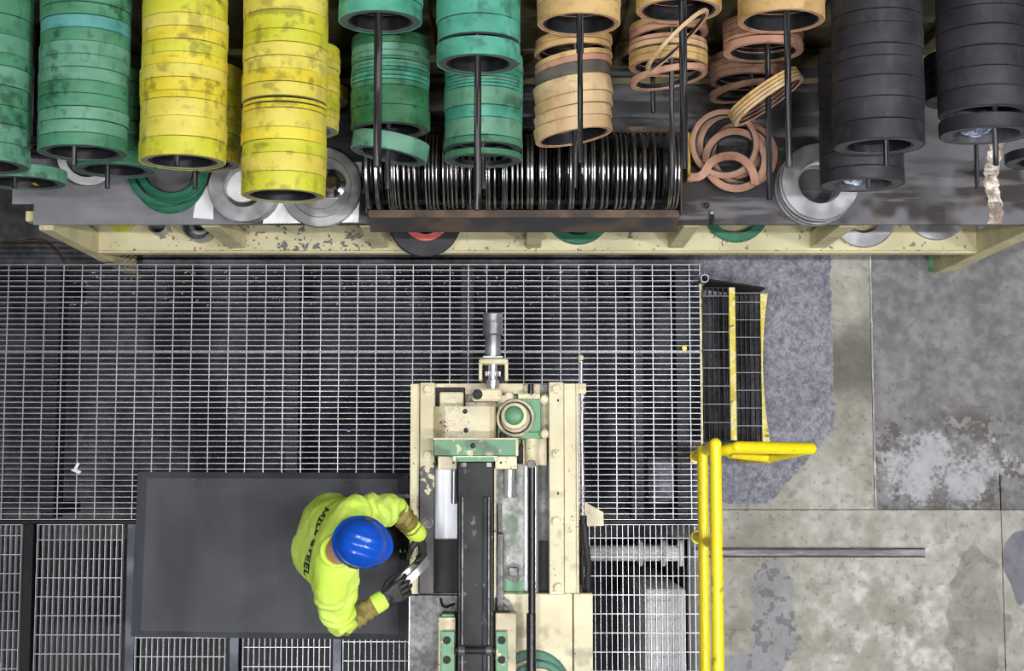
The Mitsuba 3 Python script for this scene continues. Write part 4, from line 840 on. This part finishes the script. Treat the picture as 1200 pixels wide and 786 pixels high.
# clevis blocks with the cross pin
for u0, u1, v0, g0, g1, s0 in ((513, 533.5, 723, 516.5, 532.5, 523.7), (580.5, 605, 718, 580.8, 594.5, 588)):
    cl = put('clevis', pb(u0, u1, v0, 830, 1.42, LD + (.031 if u0 < 550 else .085), .004), 'cream_worn', M)
    put('clevis_top', pb(u0 + 4 if u0 < 550 else u0 + 1, u1 - 1 if u0 < 550 else u1 - 6, v0 - 4 if u0 < 550 else v0 - 1, v0 + 13, 1.40, LD + (.031 if u0 < 550 else .085), .004), 'bench_steel' if u0 > 550 else 'green_paint', cl)
    pl = put('cheek_plate', pb(g0, g1, 739.5, 830, 1.452, 1.4205, .003), 'green_paint', cl)
    for v in (750, 773):
        c = U(s0, v, 1.4525); put('cap_screw', lathe([(0, .006), (.008, .006), (.009, .012), (.0165, .012), (.018, .010), (.018, 0), (0, 0)], 24, c), 'black_oxide', pl, smooth=35)
zp = ZA + .026; put('cross_pin', rod((X(534, 762, zp), Y(762, zp), zp), (X(580, 762, zp), Y(762, zp), zp), .017, 20), 'black_arm', M, smooth=40)
for u in (541, 572.5): put('pin_collar', rod((X(u - 4, 762, zp), Y(762, zp), zp), (X(u + 4, 762, zp), Y(762, zp), zp), .024, 22), 'bench_steel', M, smooth=40)
# hose and fittings along the right side
zh = 1.24; xh = X(681.5, 500, zh)
put('ball_rod', rod((X(681, 430, zh), Y(450, zh), zh), (X(681, 430, zh), Y(423, zh), zh), .009, 14), 'bright_steel', M, smooth=40)
put('ball_end', trimesh.creation.icosphere(3, .016), 'cream_paint', M, smooth=True, tw=T().translate([float(a) for a in U(680.5, 419, zh)]))
hs = put('hydraulic_line', tube([U(681.8, 461, zh), U(681.8, 500, zh), U(683, 570, zh)], .0085, 12), 'bright_steel', M, smooth=40)
for v, r_ in ((463, .013), (470, .011), (476, .012), (570, .013), (576, .012), (584, .013), (592, .011), (600, .013)): put('fitting', rod(U(682.5, v, zh), U(682.7, v + 4, zh), r_, 6 if v % 2 else 14), 'lathe_steel', hs)
put('fitting_tube', tube([U(683, 574, zh), U(683.4, 606, zh)], .0075, 10), 'bright_steel', hs, smooth=40)
put('boot', rod(U(683.5, 604, zh), U(683.5, 614, zh), .018, 14), 'black_oxide', hs, smooth=40)
put('rubber_hose', tube([U(684, 612, zh), U(686, 632, zh - .02), U(689.5, 660, zh - .05), U(688.5, 690, zh - .10), U(688, 720, zh - .14)], .015, 14), 'rubber_black', hs, smooth=40)
put('rubber_hose', tube([U(682, 650, zh - .05), U(683, 680, zh - .08), U(687, 712, zh - .12)], .008, 10), 'rubber_black', hs, smooth=40)
c = U(691, 645, 1.05); put('hand_wheel', lathe([(.02, 0), (.072, 0), (.080, .008), (.080, .020), (.072, .030), (.04, .034), (.02, .05), (0, .05)], 40, c - [.05, 0, 0], (1, 0, 0)), 'bench_steel', M, smooth=35)
gu = [U(*q, .90)[:2] for q in ((685, 588), (707, 600), (707.5, 616), (685, 616.5))]
put('gusset', prism([tuple(q) for q in gu], .87, .90), 'cream_worn', M)
put('gusset_wall', bx(float(gu[0][0]), float(gu[2][0]), float(gu[2][1]), float(gu[2][1]) + .02, .70, .9001, .002), 'cream_worn', M)
# knob and bar at the worker's side
kz = 1.10; q = U(481.5, 644, kz)
put('knob_shaft', rod(q, q - [.06, 0, 0], .018, 16), 'bench_steel', M, smooth=40)
for dx in (.018, .040): put('knob', rod(q - [dx, 0, 0], q - [dx + .017, 0, 0], .052, 30, .004), 'black_rod', M, smooth=40)
put('step_bar', pb(461, 482, 578.5, 584, .66, .64, .002), 'bench_steel', M)
put('step_bracket', pb(478, 483, 560, 610, .639, .60, .002), 'dark_steel', M)
# loose things on the machine
hk = tube([U(516, 701, LD + .028), U(517.5, 706, LD + .028), U(519, 710, LD + .027), U(523, 711, LD + .027), U(533, 707, LD + .027)], .006, 8)
put('hex_key', hk, 'black_oxide', label='small black hex key lying on the dark steel side table of the machine', cat='tool', smooth=40)
for i, (u, v, z0, m, lab) in enumerate(((624, 807, LD + .0305, 'green_plastic', 'green rubber ring lying on the lower cream deck at the bottom edge'),)):
    c = U(u, v, z0 + .018); free_ring('rubber_ring', (c[0], c[1], z0 + .010), (0, 0, 1), .188, .140, .019, m, lab, None, .008)
c = U(632, 810, LD + .05); free_ring('rubber_ring', (c[0], c[1], LD + .0625), (.03, .02, 1), .150, .112, .014, 'green_plastic', 'smaller green ring resting on the green ring at the bottom edge', None, .008)

# ================================================================== the worker
ZF = P + .0155                                        # top of the mat's studs
W_ = thing('person', 'worker in yellow-green shirt and blue hard hat bending over the machine with a steel ring', 'person')
al = math.radians(-17); fd = np.array([math.cos(al), math.sin(al), 0]); ld = np.array([-math.sin(al), math.cos(al), 0]); zd = np.array([0, 0, 1.0])
def hull(balls, n=18):
    m = None; L = []
    for p, r in balls: L.append(m3.Manifold.sphere(float(r), n).translate([float(a) for a in p]))
    return m3.Manifold.batch_hull(L)
def merged(hulls, edge, taubin=12, fold=None):
    m = hulls[0]
    for h in hulls[1:]: m = m + h
    m = m.refine_to_length(edge); a = m.to_mesh()
    t = trimesh.Trimesh(a.vert_properties[:, :3], a.tri_verts, process=True)
    if taubin: trimesh.smoothing.filter_taubin(t, .5, -.53, iterations=taubin)
    if fold:
        amp, sc, st = fold
        v = t.vertices; n = t.vertex_normals; d = (meshkit.fbm(v * sc * np.asarray(st) + 7.3, 3, 4) - .5) * 2
        t = trimesh.Trimesh(v + n * (amp * d)[:, None], t.faces, process=False)
    return t
NK = U(396, 645, 2.00); SL, SR = U(412, 600, 1.945), U(388, 692, 1.945)
PV = NK - fd * .13 - zd * .50
EL, ER = U(465, 597, 1.74), U(402, 732, 1.76)
WL, WR = U(487.5, 624, 1.66), U(445, 705, 1.715)
HC = U(418.5, 633.5, 2.105)                           # middle of the head
HPL, HPR = PV + ld * .09 - zd * .03, PV - ld * .09 - zd * .03
KL, KR = np.array([*(HPL + fd * .07 + ld * .02)[:2], 1.04]), np.array([*(HPR + fd * .07 - ld * .02)[:2], 1.04])
AL, AR = np.array([*(HPL + ld * .03 - fd * .0)[:2], ZF + .09]), np.array([*(HPR - ld * .03 + fd * .03)[:2], ZF + .09])
ht = math.radians(24); fh = fd * math.cos(ht) - zd * math.sin(ht); uh = fd * math.sin(ht) + zd * math.cos(ht)
roll = math.radians(0)
H = lambda a, b, c: HC + fh * a + ld * b + uh * c
skin = [hull([(H(-.02, 0, .03), .085), (H(.01, 0, .02), .083), (H(.03, 0, -.02), .070)]), hull([(H(.03, 0, -.01), .070), (H(.055, .0, -.075), .045), (H(.02, .03, -.06), .045), (H(.02, -.03, -.06), .045)]),
        hull([(H(.07, 0, -.085), .024), (H(.05, 0, -.09), .03)]), hull([(H(.088, 0, .0), .010), (H(.105, 0, -.030), .014), (H(.09, .012, -.034), .010), (H(.09, -.012, -.034), .010)]),
        hull([(H(-.03, 0, -.02), .062), (NK + zd * .01, .062)]), hull([(NK + zd * .01, .062), (NK - zd * .06 - fd * .01, .085)]),
        hull([(H(-.005, .083, -.005), .014), (H(.0, .085, -.035), .010), (H(-.015, .088, .01), .010)]), hull([(H(-.005, -.083, -.005), .014), (H(.0, -.085, -.035), .010), (H(-.015, -.088, .01), .010)]),
        hull([(H(.088, .016, -.062), .008), (H(.088, -.016, -.062), .008), (H(.093, 0, -.060), .009)]),
        hull([(SL, .060), (SR, .060), (NK - zd * .04, .07)]), hull([(SL - zd * .05 - ld * .05, .085), (SR - zd * .05 + ld * .05, .085), (PV + ld * .05, .105), (PV - ld * .05, .105)])]
for s_, e_, w_ in ((SL, EL, WL), (SR, ER, WR)):
    skin += [hull([(s_, .056), (e_, .042)]), hull([(e_, .042), (w_, .028)]), hull([(w_, .028), (w_ + (w_ - e_) / np.linalg.norm(w_ - e_) * .05, .026)])]
for h_, k_, a_ in ((HPL, KL, AL), (HPR, KR, AR)):
    skin += [hull([(h_, .085), (k_, .054)]), hull([(k_, .054), (a_, .038)]), hull([(a_ - zd * .04 - fd * .02, .034), (a_ - zd * .05 + fd * .13, .028)])]
put('body', merged(skin, .014, 8), 'skin', W_, smooth=True)
for s in (1, -1):
    put('eye', trimesh.creation.icosphere(2, .011), 'white_card', W_, smooth=True, tw=T().translate([float(a) for a in H(.078, .032 * s, .0)]))
put('hair', merged([hull([(H(-.022, 0, .0), .088), (H(-.032, .0, -.035), .070), (H(-.01, .01, .02), .084), (H(-.01, -.01, .02), .084)])], .012, 5), 'hair_dark', W_, smooth=True)
# trousers and boots
tr = [hull([(PV + ld * .055 + zd * .06, .125), (PV - ld * .055 + zd * .06, .125), (HPL, .118), (HPR, .118)])]
for h_, k_, a_ in ((HPL, KL, AL), (HPR, KR, AR)): tr += [hull([(h_, .112), (k_, .078)]), hull([(k_, .078), (a_ + zd * .01, .072)])]
put('trousers', merged(tr, .022, 8, (.006, 9., (1, 1, .6))), 'navy_cloth', W_, smooth=True)
for a_ in (AL, AR):
    bm = [hull([(np.array([*(a_ - fd * .03)[:2], ZF + .045]), .042), (np.array([*(a_ + fd * .17)[:2], ZF + .036]), .034), (np.array([*(a_ + fd * .10 + ld * .025)[:2], ZF + .036]), .034), (np.array([*(a_ + fd * .10 - ld * .025)[:2], ZF + .036]), .034)]),
          hull([(a_ + zd * .07, .052), (np.array([*(a_ + fd * .02)[:2], ZF + .06]), .05)])]
    b_ = merged(bm, .014, 6); v = b_.vertices.copy(); v[:, 2] = np.maximum(v[:, 2], ZF + .001); put('boot', trimesh.Trimesh(v, b_.faces, process=False), 'boot_leather', W_, smooth=40)
# shirt
BK = NK - fd * .075 - zd * .13                        # rounded upper back
def P2(a, b, c): return PV + fd * a + ld * b + zd * c
sh = [hull([(P2(.0, .08, -.03), .135), (P2(0, -.08, -.03), .135), (P2(.02, .07, .18), .128), (P2(.02, -.07, .18), .128)]),
      hull([(P2(.02, .07, .18), .128), (P2(.02, -.07, .18), .128), (NK + ld * .10 - zd * .16 - fd * .022, .116), (NK - ld * .10 - zd * .16 - fd * .022, .116)]),
      hull([(NK + ld * .10 - zd * .16 - fd * .022, .116), (NK - ld * .10 - zd * .16 - fd * .022, .116), (SL, .074), (SR, .074), (NK - zd * .055 - fd * .03, .085), (NK - zd * .075 + fd * .04, .07)])]
def mid(a, b, t): return a * (1 - t) + b * t
for s_, e_, sgn in ((SL, EL, 1), (SR, ER, -1)):
    q = s_ - zd * .05
    sh += [hull([(s_, .078), (mid(s_, e_, .55), .078), (s_ - ld * .07 * sgn - zd * .05, .10)]), hull([(mid(s_, e_, .5), .079), (mid(s_, e_, .93), .066)])]
shirt = merged(sh, .010, 12, (.017, 9.5, (1.0, 1.0, 1.1)))
# finer creases round the arms
v = shirt.vertices; nrm = shirt.vertex_normals
for s_, e_ in ((SL, EL), (SR, ER)):
    ax_ = (e_ - s_) / np.linalg.norm(e_ - s_); t_ = (v - s_) @ ax_; d_ = np.linalg.norm(v - s_ - t_[:, None] * ax_, axis=1)
    wgt = np.exp(-(d_ / .12) ** 4) * np.clip((t_ + .02) / .08, 0, 1)
    v = v + nrm * (wgt * .010 * np.sin(t_ * 95 + 9 * meshkit.noise(v * 12., 3)) * (.4 + meshkit.noise(v * 9., 8)))[:, None]
shirt = trimesh.Trimesh(v, shirt.faces, process=False)
sk = put('shirt', shirt, 'hi_vis', W_, smooth=True)
put('collar', merged([hull([(NK + zd * .022 + (fd * math.cos(t) * .066 + ld * math.sin(t) * .066) + zd * (-.018 * math.cos(t)), .013), (NK + zd * .022 + (fd * math.cos(t + .42) * .066 + ld * math.sin(t + .42) * .066) + zd * (-.018 * math.cos(t + .42)), .013)]) for t in np.arange(15) * .42], .008, 4), 'hi_vis', sk, smooth=True)
# lettering across the back: letters wrapped onto the cloth
TXT = meshkit.text_mesh('MILL STEEL', .050, .0015, bold=True)
TXT = TXT.subdivide_to_size(.009)
w_txt = TXT.bounds[1, 0]
from scipy.interpolate import LinearNDInterpolator
view = (fd * .80 - zd * .60)                           # into the back from behind and above
sdir = -ld; tdir = np.cross(sdir, view); tdir /= np.linalg.norm(tdir)
if tdir[2] < 0: tdir = -tdir
V_, N_ = np.asarray(shirt.vertices), np.asarray(shirt.vertex_normals)
rel = V_ - NK
selm = (N_ @ view < -.05) & (np.abs(rel @ ld) < .34)
hgt = LinearNDInterpolator(np.stack([rel[selm] @ sdir, rel[selm] @ tdir], 1), rel[selm] @ view)
sx = .325 / w_txt
ss = (TXT.vertices[:, 0] - w_txt / 2) * sx + .0; tt_ = TXT.vertices[:, 1] * 1.1 - .182
hh = hgt(np.stack([ss, tt_], 1)); hh = np.where(np.isnan(hh), np.nanmean(hh), hh)
txt = trimesh.Trimesh(NK + ss[:, None] * sdir + tt_[:, None] * tdir + (hh - .0045 - TXT.vertices[:, 2])[:, None] * view, TXT.faces, process=False)
txt.fix_normals()
put('lettering', txt, 'letter_black', sk, label='black lettering MILL STEEL')
# sleeves, cuffs, gloves
for s_, e_, w_ in ((SL, EL, WL), (SR, ER, WR)):
    d_ = (w_ - e_) / np.linalg.norm(w_ - e_)
    sl = merged([hull([(mid(s_, e_, .80), .052), (e_, .055)]), hull([(e_, .055), (mid(e_, w_, .5), .051), (mid(e_, w_, .86), .043)])], .009, 6)
    v = sl.vertices; t_ = (v - e_) @ d_; v = v + sl.vertex_normals * (.0045 * np.sin(t_ * 190 + 5 * meshkit.noise(v * 16., 9)))[:, None]
    put('sleeve', trimesh.Trimesh(v, sl.faces, process=False), 'olive_sleeve', W_, smooth=True)
    put('cuff', merged([hull([(w_ - d_ * .026, .047), (w_ + d_ * .006, .047)])], .012, 2), 'hi_vis', W_, smooth=True)
def hand(wrist, d, n, s, curl, thumb, k0=1.15):
    d, n, s = (a / np.linalg.norm(a) for a in (d, n, s))
    palm = [hull([(wrist, .030), (wrist + d * .03, .031)]), hull([(wrist + d * .02 + s * .012, .024), (wrist + d * .02 - s * .012, .024)] + [(wrist + d * (.092 - .004 * abs(k)) + s * (.033 - .022 * k), .0135) for k in range(4)])]
    parts = palm
    for k, L in enumerate((.076, .086, .080, .064)):
        b = wrist + d * (.090 - .004 * abs(k - 1)) + s * (.034 - .0225 * k); a = curl[0] * (1 + .06 * k); dd = d * math.cos(a) + n * math.sin(a); p = b
        for j, (fl_, inc) in enumerate(((.45, curl[1]), (.31, curl[2]), (.24, 0))):
            q = p + dd * L * fl_; parts.append(hull([(p, .0112 - .0008 * j), (q, .0104 - .0008 * j)], 12)); p = q; a += inc; dd = d * math.cos(a) + n * math.sin(a)
    tb = wrist + d * .030 + s * .028; t1 = (d * thumb[0] + s * thumb[1] + n * thumb[2]); t1 = t1 / np.linalg.norm(t1); t2 = (d * thumb[3] + s * thumb[4] + n * thumb[5]); t2 = t2 / np.linalg.norm(t2)
    parts += [hull([(tb - s * .01, .017), (tb + t1 * .042, .0135)], 14), hull([(tb + t1 * .042, .0132), (tb + t1 * .042 + t2 * .034, .0115)], 14), hull([(tb + t1 * .042 + t2 * .034, .0115), (tb + t1 * .042 + t2 * .060, .0095)], 12)]
    m_ = merged(parts, .0042, 5)
    return trimesh.Trimesh((m_.vertices - wrist) * k0 + wrist, m_.faces, process=False)
# the ring between the hands
e_r = np.array([.745, .667, 0]); a_r = np.array([.667, -.745, 0]); CR = U(480.5, 672.5, 1.565); RR = .126
axr = a_r * math.cos(.13) - zd * math.sin(.13)
free_ring('steel_ring', CR, axr, RR, .092, .036, 'bright_steel', 'shiny steel ring held in both hands of the worker', None)
dL = (CR + e_r * (RR - .012) - a_r * .0 - WL); dL[2] = min(dL[2], -.02)
nL = np.array([dL[1], -dL[0], 0])
put('glove', hand(WL, dL, nL, zd + .1 * dL, (.25, .75, .6), (.55, .45, .75, .7, -.05, .55)), 'glove_black', W_, smooth=True)
dR = (CR - e_r * (RR * .42) + a_r * .030 + zd * (RR * .93 + .022) - WR)
nR = -zd - a_r * .35
nR = nR - dR * (nR @ dR) / (dR @ dR)
sR = np.cross(nR, dR); sR = sR if sR @ a_r < 0 else -sR
put('glove', hand(WR, dR, nR, sR, (.15, .70, .65), (.7, .45, .5, .8, .0, .6)), 'glove_black', W_, smooth=True)
# hard hat
def hat():
    nphi, L = 72, []
    a, b, c = .113, .106, .102
    rows = []
    for s in np.linspace(0, 1, 22): rows.append(('d', s))
    rows += [('b', .35), ('b', 1.0), ('u', 1.0), ('u', .0)]
    V = []
    for kind, s in rows:
        for j in range(nphi):
            ph = 2 * np.pi * j / nphi; cp, sp = math.cos(ph), math.sin(ph)
            if kind == 'd':
                th = s * np.pi / 2; r = math.sin(th) ** .92; z = c * math.cos(th) ** .9 if s < 1 else 0.0
                x, y = a * r * cp, b * r * sp
                for y0, wd, am in ((0, .018, .007), (.042, .008, .005), (-.042, .008, .005)):
                    z += am * math.exp(-((y - y0) / wd) ** 2) * max(0, 1 - (s / .86) ** 6) * (1 if abs(x) < .095 else .6)
            else:
                k = s; ext = .009 + .030 * max(0, cp) ** 2.2 + .004 * max(0, -cp) ** 2
                x, y = (a + ext * k) * cp, (b + (.010 + .006 * max(0, cp)) * k) * sp
                z = -.004 - .010 * k * (.4 + max(0, cp)) - .004 * k if kind == 'b' else -.011 - .010 * k * (.4 + max(0, cp)) - .004 * k
                if kind == 'u' and s == 0: x, y, z = a * .97 * cp, b * .97 * sp, -.010
            V.append([x, y, z])
    n = len(rows); Fc = []
    for i in range(n - 1):
        for j in range(nphi):
            l = (j + 1) % nphi; Fc += [[i * nphi + j, (i + 1) * nphi + j, (i + 1) * nphi + l], [i * nphi + j, (i + 1) * nphi + l, i * nphi + l]]
    m = trimesh.Trimesh(V, Fc, process=False); m.merge_vertices(); m.update_faces(m.nondegenerate_faces()); return m
hp = math.radians(17); hy = math.radians(-17); roll_h = math.radians(3)
f3 = np.array([math.cos(hy), math.sin(hy), 0]); l3 = np.array([-math.sin(hy), math.cos(hy), 0]); fx = f3 * math.cos(hp) - zd * math.sin(hp); ux = f3 * math.sin(hp) + zd * math.cos(hp)
lx = l3 * math.cos(roll_h) + ux * math.sin(roll_h); ux = np.cross(fx, lx)
HM = np.eye(4); HM[:3, 0], HM[:3, 1], HM[:3, 2] = fx, lx, ux; HM[:3, 3] = HC + ux * .030 + fx * .012
hat_ = put('hard_hat', hat(), 'hat_blue', W_, smooth=50, tw=T(HM.tolist()))
sl_ = trimesh.creation.box(extents=[.040, .010, .012]); M2 = HM.copy(); M2[:3, 3] = HM[:3, 3] - lx * .110 + ux * .004
put('accessory_slot', sl_, 'black_oxide', hat_, tw=T(M2.tolist()))
M3_ = HM.copy(); M3_[:3, 3] = HM[:3, 3] + lx * .110 + ux * .004
put('accessory_slot', sl_, 'black_oxide', hat_, tw=T(M3_.tolist()))
